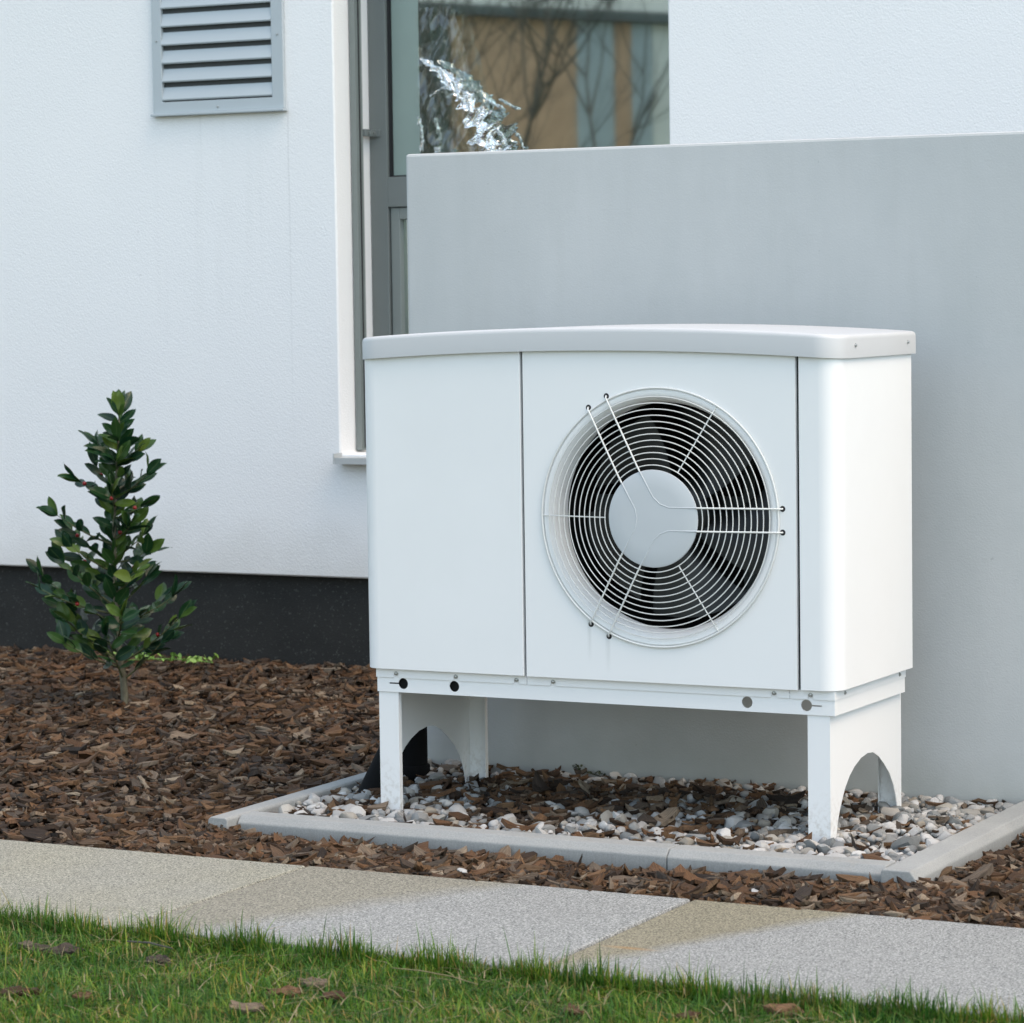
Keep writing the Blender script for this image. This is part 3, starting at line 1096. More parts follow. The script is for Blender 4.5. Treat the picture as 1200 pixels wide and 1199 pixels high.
# inner underside lip
lp0 = [(cxm + (x - cxm) * .985, ym + (y - ym) * .965, z + .0) for x, y, z in loops[0]]
lpu = [(x, y, z + .03) for x, y, z in lp0]
alll = [lpu, lp0] + loops
for lp in alll: mb.v += lp
for q in range(len(alll) - 1):
    for i in range(m):
        mb.f.append((q * m + i, q * m + (i + 1) % m, (q + 1) * m + (i + 1) % m, (q + 1) * m + i))
o_ = (len(alll) - 1) * m
for i in range(hn - 1):
    mb.f.append((o_ + i, o_ + i + 1, o_ + m - 2 - i, o_ + m - 1 - i))
    mb.f.append((i, m - 1 - i, m - 2 - i, i + 1))
lid = hs('lid', mb, M['lid_paint'], smooth=50)
for y in (.064, .349):
    lsc = MB(); lsc.lathe_y((0, 0, 0), [(.0001, -.0036), (.0024, -.003), (.0030, -.0004), (.0042, -.0002), (.0042, .002)], 14)
    o = lsc.build('lid_screw', M['steel'], lid, smooth=40)
    o.rotation_euler = (0, 0, R(90)); o.location = (LX1 + .0002 - HPX, y - HPY, .936)
# base frame: four folded sides with round holes and keyhole slots
WB, DB, BZ0, BZ1 = 1.0, 0.3807, 0.2355, 0.2832
base = MB()
holes = [circle2(x, .2535, .0112, 28)[::-1] for x in (.0605, .1790, .8200, .9425)]


def slot(xa, xb): return [(xa, .2522), (xa, .2550), (xb, .2550), (xb, .2522)]


holes[0] = None
kh = lambda xc, sgn: [(xc + .0112 * math.cos(a), .2535 + .0112 * math.sin(a)) for a in np.linspace(.13, 2 * PI - .13, 28)] if sgn > 0 else [(xc - .0112 * math.cos(a), .2535 - .0112 * math.sin(a)) for a in np.linspace(.13, 2 * PI - .13, 28)]


def keyhole(xc, sgn, xe):
    p = kh(xc, sgn)
    if sgn > 0: p = p + [(xe, .2521), (xe, .2549)]
    else: p = p + [(xe, .2549), (xe, .2521)]
    return p[::-1]


hl = [keyhole(.0605, -1, .028), circle2(.1790, .2535, .0112, 28)[::-1], circle2(.8200, .2535, .0112, 28)[::-1], keyhole(.9425, 1, .974)]
base.sheet([[(0.0, BZ0), (WB, BZ0), (WB, BZ1), (0.0, BZ1)]] + hl, lambda a, b, t: (a, t, b), .002)
base.box(0, .002, .0021, DB, BZ0, BZ1)
base.box(WB - .002, WB, .0021, DB, BZ0, BZ1)
base.box(.0021, WB - .0021, DB - .002, DB, BZ0, BZ1)
base.box(.0021, .05, .0021, DB - .0021, BZ0 + .0005, BZ0 + .0025)
base.box(WB - .05, WB - .0021, .0021, DB - .0021, BZ0 + .0005, BZ0 + .0025)
base_o = hs('base_frame', base, M['white_paint'])
ins = MB(); ins.box(.004, .52, .014, .030, BZ0 + .003, BZ1 - .002)
hs('base_insulation', ins, M['dark_inside'])
tr_ = MB(); tr_.box(.0025, WB - .0025, .035, DB - .0025, BZ1 - .012, BZ1 - .001)
hs('drip_tray', tr_, M['strut'])
# thin overlapping skirt with cut-outs round the screws
sk = MB()
xcs = [.046, .184, .322, .404, .877, .952]
edge = [-.0012]
lower = []
ZS0 = .2655
segs_ = [(-.0012, .330), (.3345, .338), (.347, .905), (.9085, WB + .0012)]
for (xa, xb) in ((-.0012, .3440), (.3475, .9080), (.9105, WB + .0012)):
    pts = [(xa, ZS0)]
    for xc in xcs:
        if xa + .012 < xc < xb - .006:
            pts += [(xc - .0075, ZS0), (xc - .0050, ZS0 + .0035)] + [(xc + .0050 * math.cos(a), .2735 + .0050 * math.sin(a)) for a in np.linspace(PI, 0, 8)] + [(xc + .0050, ZS0 + .0035), (xc + .0075, ZS0)]
    pts += [(xb, ZS0), (xb, BZ1), (xa, BZ1)]
    sk.sheet([pts], lambda a, b, t: (a, -.0024 + t, b), .0022)
sk.box(WB + .0002, WB + .0016, -.0016, DB + .001, ZS0, BZ1)
sk.box(-.0016, -.0002, -.0016, DB + .001, ZS0, BZ1)
hs('skirt', sk, M['white_paint'], base_o)
# the skirt's parent sits at the pump origin, so shift is the same
bs = MB(); bs.lathe_y((0, 0, 0), [(.0001, -.0032), (.0024, -.0026), (.0030, -.0004), (.0044, -.0002), (.0044, .0016)], 14)
bs_me = bs.mesh('base_screw', M['steel'], smooth=40)
for x in xcs: link('base_screw', bs_me, base_o, (x - HPX, -.0024 - HPY, .2742))
for y in (.049, .346): link('base_screw', bs_me, base_o, (WB + .0018 - HPX, y - HPY, .2745), (0, 0, R(90)))


def stand_leg(xo, sgn):
    """folded sheet leg: side cheek with an arch, a front and a back flange turned inward"""
    y0, y1, zb, zt = 0.003, 0.3875, -0.045, 0.2350
    ar = [(.030, -.045), (.0305, -.011), (.040, .025), (.052, .048), (.078, .084), (.104, .106), (.130, .120), (.165, .132), (.200, .1365), (.230, .134), (.262, .121), (.290, .103), (.320, .080), (.342, .054), (.357, .026), (.365, .0), (.368, -.045)]
    lp = [(y0, zb)] + ar + [(y1, zb), (y1, zt), (y0, zt)]
    b = MB()
    b.sheet([lp], lambda a, c, t: (xo - sgn * t, a, c), .002)
    fx = xo - sgn * .0021; fw = xo - sgn * .0455
    b.box(min(fx, fw), max(fx, fw), y0, y0 + .002, zb, zt)
    b.box(min(fx, fw), max(fx, fw), y1 - .002, y1, zb, zt)
    # short returns on the flange edges and a top plate
    b.box(min(fw, fw + sgn * .002), max(fw, fw + sgn * .002), y0 + .0021, y0 + .012, zb, zt)
    b.box(min(fw, fw + sgn * .002), max(fw, fw + sgn * .002), y1 - .012, y1 - .0021, zb, zt)
    b.box(min(fx, fw), max(fx, fw), y0 + .0125, y1 - .0125, zt - .002, zt - .0002)
    return hs('stand_leg', b, M['leg_paint'], bevel=0.0)


stand_leg(-0.0013 + .003, -1)
stand_leg(0.9888, 1)

# two black pipes rising behind the left end of the stand
pp = empty('service_pipe', (-0.148, 0.40, 0))
tag(pp, 'upright black insulated pipe rising from the gravel behind the left stand leg', 'pipe', 'black pipes behind the stand')
MB().tube([(0.0, 0, -.05), (0, 0, .10), (0, 0, .20), (.02, -.0, .30), (.075, -.0, .36), (.14, -.004, .385)], .034, 20).build('pipe_sleeve', M['black_pipe'], pp, smooth=40)
MB().tube([(0, 0, -.01), (0, 0, .018)], .039, 20).build('pipe_collar', M['black_pipe'], pp, smooth=40, bevel=.002)
pp2 = empty('service_pipe', (-0.110, 0.175, 0))
tag(pp2, 'leaning black drain hose running from the gravel up behind the left stand leg', 'pipe', 'black pipes behind the stand')
MB().tube([(-.018, -.03, -.05), (-.008, 0, .0), (.010, .045, .07), (.033, .085, .14), (.045, .12, .21), (.048, .18, .28), (.060, .26, .33)], .027, 16).build('pipe_sleeve', M['black_pipe'], pp2, smooth=40)


# ------------------------------------------------------------------ projection used only to decide where pieces are large in view
def px_of(P):
    q = np.asarray(P, float) - np.array([CX, CY, CZ])
    w = q @ np.array(_f); u = 600 + FPX * (q @ np.array(_r)) / w; v = 600 + FPX * (q @ np.array(_d)) / w
    return u, v, w


def vnoise(x, y, s, seed=0.0):
    return np.array([mnoise.noise(Vector((a * s, b * s, seed))) for a, b in zip(x, y)])


# ------------------------------------------------------------------ bark chips
HEX = np.array([(-1, -.25), (-.55, -.9), (.45, -1), (1, -.15), (.6, .85), (-.5, 1.0)])


def chips(N, xy, zc, size, tilt=0.25, seed=1):
    """joined flat shards: six-sided, warped, thick; returns V, F4, F3, uv4, uv3"""
    r = np.random.default_rng(seed)
    L = size * r.lognormal(0, .38, N); L = np.clip(L, size * .4, size * 2.4)
    W = L * np.where(r.uniform(0, 1, N) < .14, r.uniform(.05, .12, N), r.uniform(.18, .50, N))
    T = np.clip(L * r.uniform(.08, .22, N), .0015, .008)
    o = HEX[None] + r.normal(0, .13, (N, 6, 2))
    o[:, :, 0] *= (L / 2)[:, None]; o[:, :, 1] *= (W / 2)[:, None]
    bend = r.normal(0, .12, N)
    zt = (bend * L)[:, None] * (o[:, :, 0] / (L / 2)[:, None]) ** 2 + r.normal(0, .07, (N, 6)) * W[:, None]
    top = np.dstack([o, zt + T[:, None] / 2])
    cen = np.stack([r.normal(0, .1, N) * L, r.normal(0, .1, N) * W, T * r.uniform(.4, 1.2, N)], 1)[:, None]
    bot = np.dstack([o * r.uniform(.8, 1.05, (N, 1, 1)), zt - T[:, None] / 2])
    P = np.concatenate([top, cen, bot], 1)                     # 13 verts
    yaw = r.uniform(0, 2 * PI, N); ti = r.normal(0, tilt, N); ro = r.normal(0, tilt, N)
    cy, sy = np.cos(yaw), np.sin(yaw); ct, st = np.cos(ti), np.sin(ti); cr, sr = np.cos(ro), np.sin(ro)
    x, y, z = P[..., 0], P[..., 1], P[..., 2]
    x, z = x * ct[:, None] - z * st[:, None], x * st[:, None] + z * ct[:, None]
    y, z = y * cr[:, None] - z * sr[:, None], y * sr[:, None] + z * cr[:, None]
    X = x * cy[:, None] - y * sy[:, None] + xy[:, 0:1]; Y = x * sy[:, None] + y * cy[:, None] + xy[:, 1:2]
    Z = z + zc[:, None]
    V = np.stack([X, Y, Z], -1).reshape(-1, 3)
    b0 = (np.arange(N) * 13)[:, None]
    k = np.arange(6); k2 = (k + 1) % 6
    F3 = np.stack([b0 + k, b0 + k2, np.broadcast_to(b0 + 6, (N, 6))], -1).reshape(-1, 3)
    F4 = np.stack([b0 + 7 + k, b0 + 7 + k2, b0 + k2, b0 + k], -1).reshape(-1, 4)
    uvt = np.concatenate([HEX * .5 + .5, [[.5, .5]], HEX * .5 + .5 + .07])
    loc = np.array([[a, b, 6] for a, b in zip(k, k2)])
    uv3 = np.tile(uvt[loc].reshape(-1, 2), (N, 1))
    loc4 = np.array([[7 + a, 7 + b, b, a] for a, b in zip(k, k2)])
    uv4 = np.tile(uvt[loc4].reshape(-1, 2), (N, 1))
    return V, F4, F3, uv4, uv3


def chip_proto(seed):
    """one chunkier chip of unit length, closed, as a shared mesh"""
    r = random.Random(seed)
    n = 9
    w = r.uniform(.30, .55); th = r.uniform(.10, .17)
    o = []
    for i in range(n):
        a = 2 * PI * i / n
        o.append((.5 * math.cos(a) * r.uniform(.82, 1.12), .5 * w * math.sin(a) * r.uniform(.7, 1.25)))
    bend = r.uniform(-.18, .18); tw = r.uniform(-.3, .3)
    f = lambda x, y: bend * x * x * 2 + tw * x * y + r.uniform(-.012, .012)
    top = [(x, y, f(x, y) + th / 2) for x, y in o]
    inn = [(x * .55, y * .55, f(x * .5, y * .5) + th / 2 + r.uniform(-.02, .04)) for x, y in o[::3]]
    bot = [(x * .94, y * .92, f(x, y) - th / 2) for x, y in o]
    V = top + bot + inn
    F, b = [], 2 * n
    for i in range(n):
        j = (i + 1) % n
        F.append((n + i, n + j, j, i))
    for k in range(3):
        a, c = 3 * k, (3 * k + 3) % n
        F += [(a, a + 1, b + k), (a + 1, a + 2, b + k), (a + 2, c, b + k), (c, b + (k + 1) % 3, b + k)]
    F.append((b, b + 1, b + 2))
    F.append(tuple(range(2 * n - 1, n - 1, -1)))
    me = bpy.data.meshes.new('bark_chip')
    me.from_pydata(V, [], F)
    lay = me.uv_layers.new(name='UVMap')
    for p in me.polygons:
        for li in p.loop_indices:
            v = me.vertices[me.loops[li].vertex_index].co
            lay.data[li].uv = (v.x + .5, v.y / w + .5 + v.z)
    me.materials.append(M['bark_one'])
    me.update()
    return me


CHIP = [chip_proto(100 + i) for i in range(14)]


def lump_proto(seed):
    """a torn piece of bark of unit length: jagged ends, ridged back, ragged edge"""
    r = random.Random(seed)
    nx_, ny_ = 9, 5
    w = r.uniform(.36, .6); th = r.uniform(.13, .2); cv = r.uniform(-.25, .35); of = r.uniform(0, 90)
    e0 = [r.uniform(-.18, .14) for _ in range(ny_)]; e1 = [r.uniform(-.14, .18) for _ in range(ny_)]
    V = []
    for lay_ in (0, 1):
        for i in range(nx_):
            t = i / (nx_ - 1)
            for j in range(ny_):
                q = j / (ny_ - 1) - .5
                x = -.5 + t + e0[j] * (1 - t) + e1[j] * t
                wid = w * (1 - .30 * abs(2 * t - 1) ** 2.2) * (1 + .45 * mnoise.noise(Vector((t * 4, of + (3 if q > 0 else 0), 0))))
                y = q * wid
                z = cv * x * x + .10 * (.25 - q * q) + .10 * mnoise.noise(Vector((x * 2.5, q * 6 + of, 1))) + .07 * mnoise.noise(Vector((x * 7, q * 9, of)))
                V.append((x, y, z - (th * (.6 + .4 * (1 - abs(2 * q))) if lay_ else 0)))
    nb2 = nx_ * ny_
    F = []
    for i in range(nx_ - 1):
        for j in range(ny_ - 1):
            q = (i * ny_ + j, (i + 1) * ny_ + j, (i + 1) * ny_ + j + 1, i * ny_ + j + 1)
            F.append(q); F.append(tuple(nb2 + a for a in reversed(q)))
    rim = [j for j in range(ny_)] + [i * ny_ + ny_ - 1 for i in range(1, nx_)] + [(nx_ - 1) * ny_ + j for j in range(ny_ - 2, -1, -1)] + [i * ny_ for i in range(nx_ - 2, 0, -1)]
    for a, b in zip(rim, rim[1:] + rim[:1]): F.append((a, b, b + nb2, a + nb2))
    me = bpy.data.meshes.new('bark_chip')
    me.from_pydata(V, [], F)
    lay = me.uv_layers.new(name='UVMap')
    for li, lp in enumerate(me.loops):
        v = V[lp.vertex_index]; lay.data[li].uv = (v[0] + .5, v[1] / w + .5 + v[2] * 1.5)
    me.materials.append(M['bark_one'])
    me.update()
    return me


LUMP = [lump_proto(40 + i) for i in range(10)]
CHIP += LUMP[:8]

mulch = empty('mulch_bed', (0, 0, -0.05))
tag(mulch, kind='structure')
# soil under the bark, gently uneven
gx, gy = np.meshgrid(np.linspace(-5.2, 3.6, 120), np.linspace(-0.53, 2.22, 50))
gz = -0.048 + 0.010 * vnoise(gx.ravel(), gy.ravel(), 2.3)
V = np.stack([gx.ravel(), gy.ravel(), gz], 1)
idx = np.arange(120 * 50).reshape(50, 120)
F4 = np.stack([idx[:-1, :-1], idx[:-1, 1:], idx[1:, 1:], idx[1:, :-1]], -1).reshape(-1, 4)
# leave out what the gravel bed covers
cen = V[F4].mean(1)
keep = ~((cen[:, 0] > -.1) & (cen[:, 0] < 1.13) & (cen[:, 1] > -.15) & (cen[:, 1] < .6))
so = link('soil', big_mesh('soil', V - np.array([0, 0, -.05]), F4[keep], None, M['soil'], smooth=True), mulch)


def mulch_h(x, y):
    h = -0.040 + 0.012 * vnoise(x, y, 2.3) + 0.006 * vnoise(x, y, 7.0, 4.0)
    # heaped up a little against the kerb
    d = np.maximum(np.maximum(-.226 - x, x - 1.262), np.maximum(-.285 - y, y - 3.0))
    h = h + (np.where(y < -.26, .002, .0) + .010 * np.exp(-np.abs(x + .2) / .18) + .010 * vnoise(x, y, 9.0, 6.0)) * np.exp(-np.maximum(d, 0) / .06)
    e = np.maximum(0, 1 - (y + .515) / .05)
    return h - .010 * np.clip(e, 0, 1)


def in_mulch(x, y):
    kerbed = (x > -.222) & (x < 1.262) & (y > -.283) & (y < .76)
    wall = (x > XS - .005) & (x < 5.4) & (y > YS - .005) & (y < YS + .205)
    return ~kerbed & ~wall & (y > -.512) & (y < 2.205)


def scatter(n, box, fullview):
    x = rng.uniform(box[0], box[1], n); y = rng.uniform(box[2], box[3], n)
    ok = in_mulch(x, y)
    u, v, w = px_of(np.stack([x, y, np.full(n, -.03)], 1))
    inside = (u > -220) & (u < 1420)
    hidden = (x > .2) & (y > .75)
    p = np.where(inside & ~hidden, 1.0, .28)
    ok &= rng.uniform(0, 1, n) < p
    return np.stack([x[ok], y[ok]], 1)


xy = np.concatenate([scatter(78000, (-3.9, 0.6, -.51, 2.2), 1), scatter(26000, (-.3, 2.9, -.51, -.27), 1), scatter(20000, (1.26, 2.9, -.51, .55), 1)])
N = len(xy)
zc = mulch_h(xy[:, 0], xy[:, 1]) + rng.uniform(-.014, .015, N)
far = np.clip((xy[:, 1] + .5) / 2.5, 0, 1)
small = rng.uniform(0, 1, N) < .42
V, F4, F3, u4, u3 = chips(N, xy, zc + .002 * small, np.where(small, .017, .035 + .004 * far), .20, 5)
V[:, 2] += .05
mo = link('bark_mulch', big_mesh('bark_mulch', V, F4, F3, M['bark'], u4, u3), mulch)
tag(mo, kind='stuff')
# the largest chips in view, one by one
sel = []
tries = 0
while len(sel) < 300 and tries < 40000:
    tries += 1
    if random.random() < .62: x, y = random.uniform(-.55, 1.9), random.uniform(-.50, -.275)
    elif random.random() < .5: x, y = random.uniform(1.27, 1.75), random.uniform(-.48, .15)
    else: x, y = random.uniform(-1.2, -.24), random.uniform(-.5, .5)
    if not in_mulch(np.array([x]), np.array([y]))[0]: continue
    u, v, w = px_of([x, y, -.02])
    if not (-10 < u < 1210 and v < 1110): continue
    sel.append((x, y))
for i, (x, y) in enumerate(sel):
    s = random.uniform(.038, .066) * (1.25 if random.random() < .12 else 1)
    h = float(mulch_h(np.array([x]), np.array([y]))[0]) + random.uniform(.008, .017)
    steep = random.random() < .10
    rot = (random.gauss(0, .22) + (random.choice((-1, 1)) * .9 if steep else 0), random.gauss(0, .22), random.uniform(0, 2 * PI))
    link('bark_chip', CHIP[i % len(CHIP)], mulch, (x, y, h + .05), rot, (s, s, s))

# ------------------------------------------------------------------ gravel bed
gravel = empty('gravel_bed', (0.5, 0.2, -0.03))
tag(gravel, kind='structure')
gb = MB(); gb.box(-.1803, 1.1982, -.1965, .5500, -.10, -.022)
o = gb.build('soil', M['soil'], gravel); o.location = (-.5, -.2, .03)


def stone_proto(seed, sub=2):
    r = random.Random(seed)
    bm = bmesh.new()
    bmesh.ops.create_icosphere(bm, subdivisions=sub, radius=.5)
    off = Vector((r.uniform(0, 50), r.uniform(0, 50), r.uniform(0, 50)))
    sc = Vector((1, r.uniform(.62, .95), r.uniform(.52, .82)))
    planes = []
    for k in range(r.randint(6, 10)):
        d = Vector((r.gauss(0, 1), r.gauss(0, 1), r.gauss(0, 1))).normalized()
        planes.append((d, r.uniform(.25, .38)))
    for v in bm.verts:
        p = v.co.copy()
        p *= 1 + .28 * mnoise.noise(p * 1.7 + off) + .10 * mnoise.noise(p * 4.5 + off)
        for d, h in planes:
            e = p.dot(d) - h
            if e > 0: p -= d * e * .93
        v.co = Vector((p.x * sc.x, p.y * sc.y, p.z * sc.z))
    me = bpy.data.meshes.new('stone')
    bm.to_mesh(me); bm.free()
    me.materials.append(M['stone_one'])
    finish_smooth(me, 32)
    return me


STONE = [stone_proto(i) for i in range(16)]
SV = []
for me in STONE:
    a = np.empty(len(me.vertices) * 3, dtype=np.float32); me.vertices.foreach_get('co', a)
    t = np.empty(len(me.loops), dtype=np.int32); me.loops.foreach_get('vertex_index', t)
    SV.append((a.reshape(-1, 3), t.reshape(-1, 3)))


def bark_share(x, y):
    """how far bark covers the stones: most in the middle under the unit and at the back left"""
    n = vnoise(x, y, 5.0, 9.0)
    c = np.exp(-(((x - .30) / .42) ** 2 + ((y - .28) / .17) ** 2))
    return np.clip(.20 + .62 * c + .32 * n - .30 * np.clip((x - .8) / .3, 0, 1) - .12 * np.clip((-.03 - y) / .1, 0, 1), .03, .90)


def free_spot(x, y):
    for (xa, xb) in ((-.004, .05), (.94, .995)):
        if xa < x < xb and -.006 < y < .012: return False
        if xa < x < xb and .375 < y < .40: return False
    if (x + .115) ** 2 + (y - .41) ** 2 < .03 ** 2: return False
    return True


NS = 3700
x = rng.uniform(-.178, 1.196, NS); y = rng.uniform(-.195, .545, NS)
ok = rng.uniform(0, 1, NS) > bark_share(x, y)
x, y = x[ok], y[ok]
NS = len(x)
size = np.clip(.0255 * rng.lognormal(0, .38, NS), .010, .056)
z = -.022 + .019 * rng.uniform(0, 1, NS) ** 1.0 + .006 * vnoise(x, y, 6, 2)
top = z + size * .25
u, v, w = px_of(np.stack([x, y, z], 1))
vis = size * np.where(y < -.05, 1.15, 1.0) * np.where(z > -.013, 1.3, .8) / w
order = np.argsort(-vis)
single = 0
VV, FF, off = [], [], 0
for k in order:
    a = Vector((x[k], y[k], z[k]))
    rot = (random.gauss(0, .35), random.gauss(0, .35), random.uniform(0, 2 * PI))
    s = float(size[k])
    if single < 300 and free_spot(x[k], y[k]):
        link('stone', STONE[k % 16], gravel, (a.x - .5, a.y - .2, a.z + .03), rot, (s * random.uniform(.9, 1.25), s, s))
        single += 1
    else:
        sv, sf = SV[k % 16]
        Mr = np.array((Matrix.Rotation(rot[2], 3, 'Z') @ Matrix.Rotation(rot[0], 3, 'X') @ Matrix.Rotation(rot[1], 3, 'Y')))
        VV.append((sv * s) @ Mr.T + np.array([a.x - .5, a.y - .2, a.z + .03])); FF.append(sf + off); off += len(sv)
go = link('gravel', big_mesh('gravel', np.concatenate(VV), None, np.concatenate(FF), M['stone'], smooth=True), gravel)
tag(go, kind='stuff')
NB = 4200
x = rng.uniform(-.178, 1.196, NB); y = rng.uniform(-.195, .545, NB)
ok = rng.uniform(0, 1, NB) < bark_share(x, y) * 1.05 + .10
x, y = x[ok], y[ok]
zc = -.016 + .016 * rng.uniform(0, 1, len(x)) + .006 * vnoise(x, y, 6, 2) + .006 * np.exp(-((x - .3) / .4) ** 2 - ((y - .3) / .2) ** 2)
V, F4, F3, u4, u3 = chips(len(x), np.stack([x, y], 1), zc, .034, .17, 9)
V -= np.array([.5, .2, -.03])
tag(link('bark_litter', big_mesh('bark_litter', V, F4, F3, M['bark'], u4, u3), gravel), kind='stuff')

# two white pebbles that strayed onto the bark
for (x, y, s, lab) in ((.453, -.480, .021, 'small white pebble on the bark near the second paving slab'), (1.024, -.440, .026, 'larger flat white pebble on the bark in front of the kerb')):
    me = STONE[3 if s < .025 else 6].copy(); me.materials.clear()
    me.materials.append(M['stone_white'] if 'stone_white' in M else M.setdefault('stone_white', paint('white pebble', (0.36, 0.365, 0.36), 0.6, 0.12)))
    o = link('pebble', me, None, (x, y, -.018), (.1, .15, .6), (s * 1.2, s, s * .8))
    tag(o, lab, 'pebble', 'white pebbles strayed on the bark')

# ------------------------------------------------------------------ lawn
lawn = empty('lawn', (0.9, -1.6, -0.05))
tag(lawn, kind='structure')
tb = MB(); tb.add([(-4, -9, -.046), (5, -9, -.046), (5, -1.135, -.046), (-4, -1.135, -.046)], [(0, 1, 2, 3)])
o = tb.build('turf_soil', M['turf'], lawn, fixn=False); o.location = (-.9, 1.6, .05)


def blades(N, x, y, h, w, z0, lean, seed):
    r = np.random.default_rng(seed)
    az = r.uniform(0, 2 * PI, N); dx, dy = np.cos(az), np.sin(az)
    sx, sy = -dy, dx
    ln = np.abs(r.normal(0, lean, N)); cv = r.uniform(.2, 1.1, N)
    V = np.zeros((N, 7, 3))
    for q, (t, wf) in enumerate(((0, 1.0), (.38, .9), (.72, .6), (1, 0))):
        out = h * (ln * t + cv * ln * t * t); up = h * t * np.clip(1 - .35 * ln * t, .3, 1)
        cxp = x + dx * out; cyp = y + dy * out; czp = z0 + up
        if q < 3:
            for s_, o_ in ((-1, 0), (1, 1)):
                V[:, q * 2 + o_, 0] = cxp + s_ * sx * w * wf / 2; V[:, q * 2 + o_, 1] = cyp + s_ * sy * w * wf / 2; V[:, q * 2 + o_, 2] = czp
        else:
            V[:, 6] = np.stack([cxp, cyp, czp], 1)
    b = (np.arange(N) * 7)[:, None]
    F4 = np.concatenate([b + np.array([0, 1, 3, 2]), b + np.array([2, 3, 5, 4])], 0)
    F3 = b + np.array([4, 5, 6])
    return V.reshape(-1, 3), F4, F3


def lawn_edge(x): return -1.142 + .018 * vnoise(x, x * 0, 5.0, 1.0) + .014 * vnoise(x, x * 0, 17.0, 2.0)


NG = 300000
x = rng.uniform(-1.8, 3.6, NG); y = rng.uniform(-2.4, -1.10, NG)
u, v, w = px_of(np.stack([x, y, np.full(NG, -.03)], 1))
keep = (y < lawn_edge(x)) & (v < 1900)
keep &= rng.uniform(0, 1, NG) < np.where((v < 1240) & (u > -250) & (u < 1450), 1, .40)
x, y = x[keep], y[keep]
n = len(x)
clump = vnoise(x, y, 9, 3)
h = (.0215 + .010 * clump) * rng.lognormal(0, .30, n)
edge = np.exp(-np.clip(lawn_edge(x) - y, 0, 1) / .035)
h = h * (1 + .75 * edge)
w_ = rng.uniform(.0012, .0027, n)
A = blades(n, x, y, np.clip(h, .008, .075), w_, np.full(n, -.046), .95, 21)
# a ragged fringe leaning over the slab edge
ne = 12000
xe = rng.uniform(-1.2, 2.9, ne); ye = lawn_edge(xe) + rng.uniform(-.02, .012, ne)
he = (.037 + .022 * vnoise(xe, xe * 0, 11, 6)) * rng.lognormal(0, .28, ne)
Bq = blades(ne, xe, ye, np.clip(he, .015, .095), rng.uniform(.0015, .0028, ne), np.full(ne, -.045), .32, 22)
# thatch and fallen dead blades near the soil
nt = 3000
xt = rng.uniform(-.8, 2.5, nt); yt = rng.uniform(-2.1, -1.13, nt)
kt = (yt < lawn_edge(xt) - .01) & (vnoise(xt, yt, 6, 8) > -.15)
xt, yt = xt[kt], yt[kt]
Ct = blades(len(xt), xt, yt, rng.uniform(.012, .022, len(xt)), rng.uniform(.0012, .0024, len(xt)), np.full(len(xt), -.034) + rng.uniform(0, .010, len(xt)), 1.6, 23)
tv = Ct[0] - np.array([.9, -1.6, -.05])
tag(link('thatch', big_mesh('thatch', tv, Ct[1], Ct[2], M['straw']), lawn), kind='stuff')
V = np.concatenate([A[0], Bq[0]]); k = len(A[0])
F4 = np.concatenate([A[1], Bq[1] + k]); F3 = np.concatenate([A[2], Bq[2] + k])
V -= np.array([.9, -1.6, -.05])
tag(link('grass', big_mesh('grass', V, F4, F3, M['grass']), lawn), kind='stuff')

# bark pieces lying in the grass
LB = [(.075, -1.292, .070, -.25, 'long reddish bark strip in the grass at the left edge of the photo', 3), (.150, -1.296, .045, .3, 'short bark piece at the right end of the long strip in the grass', 5),
      (.262, -1.580, .055, .1, 'thick pale brown bark chunk in the grass at the lower left corner', 7), (.372, -1.560, .028, 1.2, 'small reddish bark piece beside the thick chunk in the lower left grass', 2),
      (.640, -1.405, .042, .4, 'curled tan bark piece with a straw beside it in the grass', 9), (.650, -1.525, .040, .2, 'flat brown bark piece below the curled tan piece near the bottom edge', 4),
      (.722, -1.400, .042, -.3, 'dark blackish bark piece in the grass right of the curled tan one', 1), (1.108, -1.340, .036, -.5, 'dark ridged bark piece in the grass below the second slab joint', 6),
      (1.276, -1.298, .030, .9, 'small upright red brown bark piece in the grass under the stained slab', 8), (1.392, -1.200, .050, .2, 'large flat pinkish bark piece at the grass edge below the third slab', 10),
      (.330, -1.300, .045, -.2, 'greyish bark piece half sunk in the grass under the first slab joint', 11), (.652, -1.335, .045, .15, 'slender tan bark sliver in the grass behind the curled tan piece', 12)]
for (x, y, s, a, lab, k) in LB:
    o = link('bark_piece', LUMP[k % 10], None, (x, y, -.027), (random.uniform(.1, .5), random.uniform(-.15, .15), a), (s * 1.05, s * (1.15 if s < .06 else .6), s * 1.15))
    tag(o, lab, 'bark', 'bark pieces lying on the lawn')
tw = MB(); tw.tube([(0, 0, 0), (.06, -.014, .004), (.12, -.026, .003), (.175, -.039, -.002)], [.0008, .0010, .0009, .0006], 6)
tag(tw.build('grass_stalk', M['straw'], loc=(.738, -1.238, -.018), smooth=60), 'long dry straw stalk lying across the grass edge', 'stalk')
tw = MB(); tw.tube([(0, 0, 0), (.05, -.01, .004), (.10, -.016, .0)], [.0016, .002, .001], 6)
tag(tw.build('grass_stalk', M['tree_bark'], loc=(.24, -1.25, -.016), smooth=60), 'dark thin twig lying in the grass by the first slab joint', 'stalk')

# ------------------------------------------------------------------ evergreen shrub
SH = Vector((-1.506, 1.267, -.03))
shrub = empty('evergreen_shrub', SH)
tag(shrub, 'young evergreen shrub with glossy dark leaves and red berries in front of the dark plinth', 'shrub')


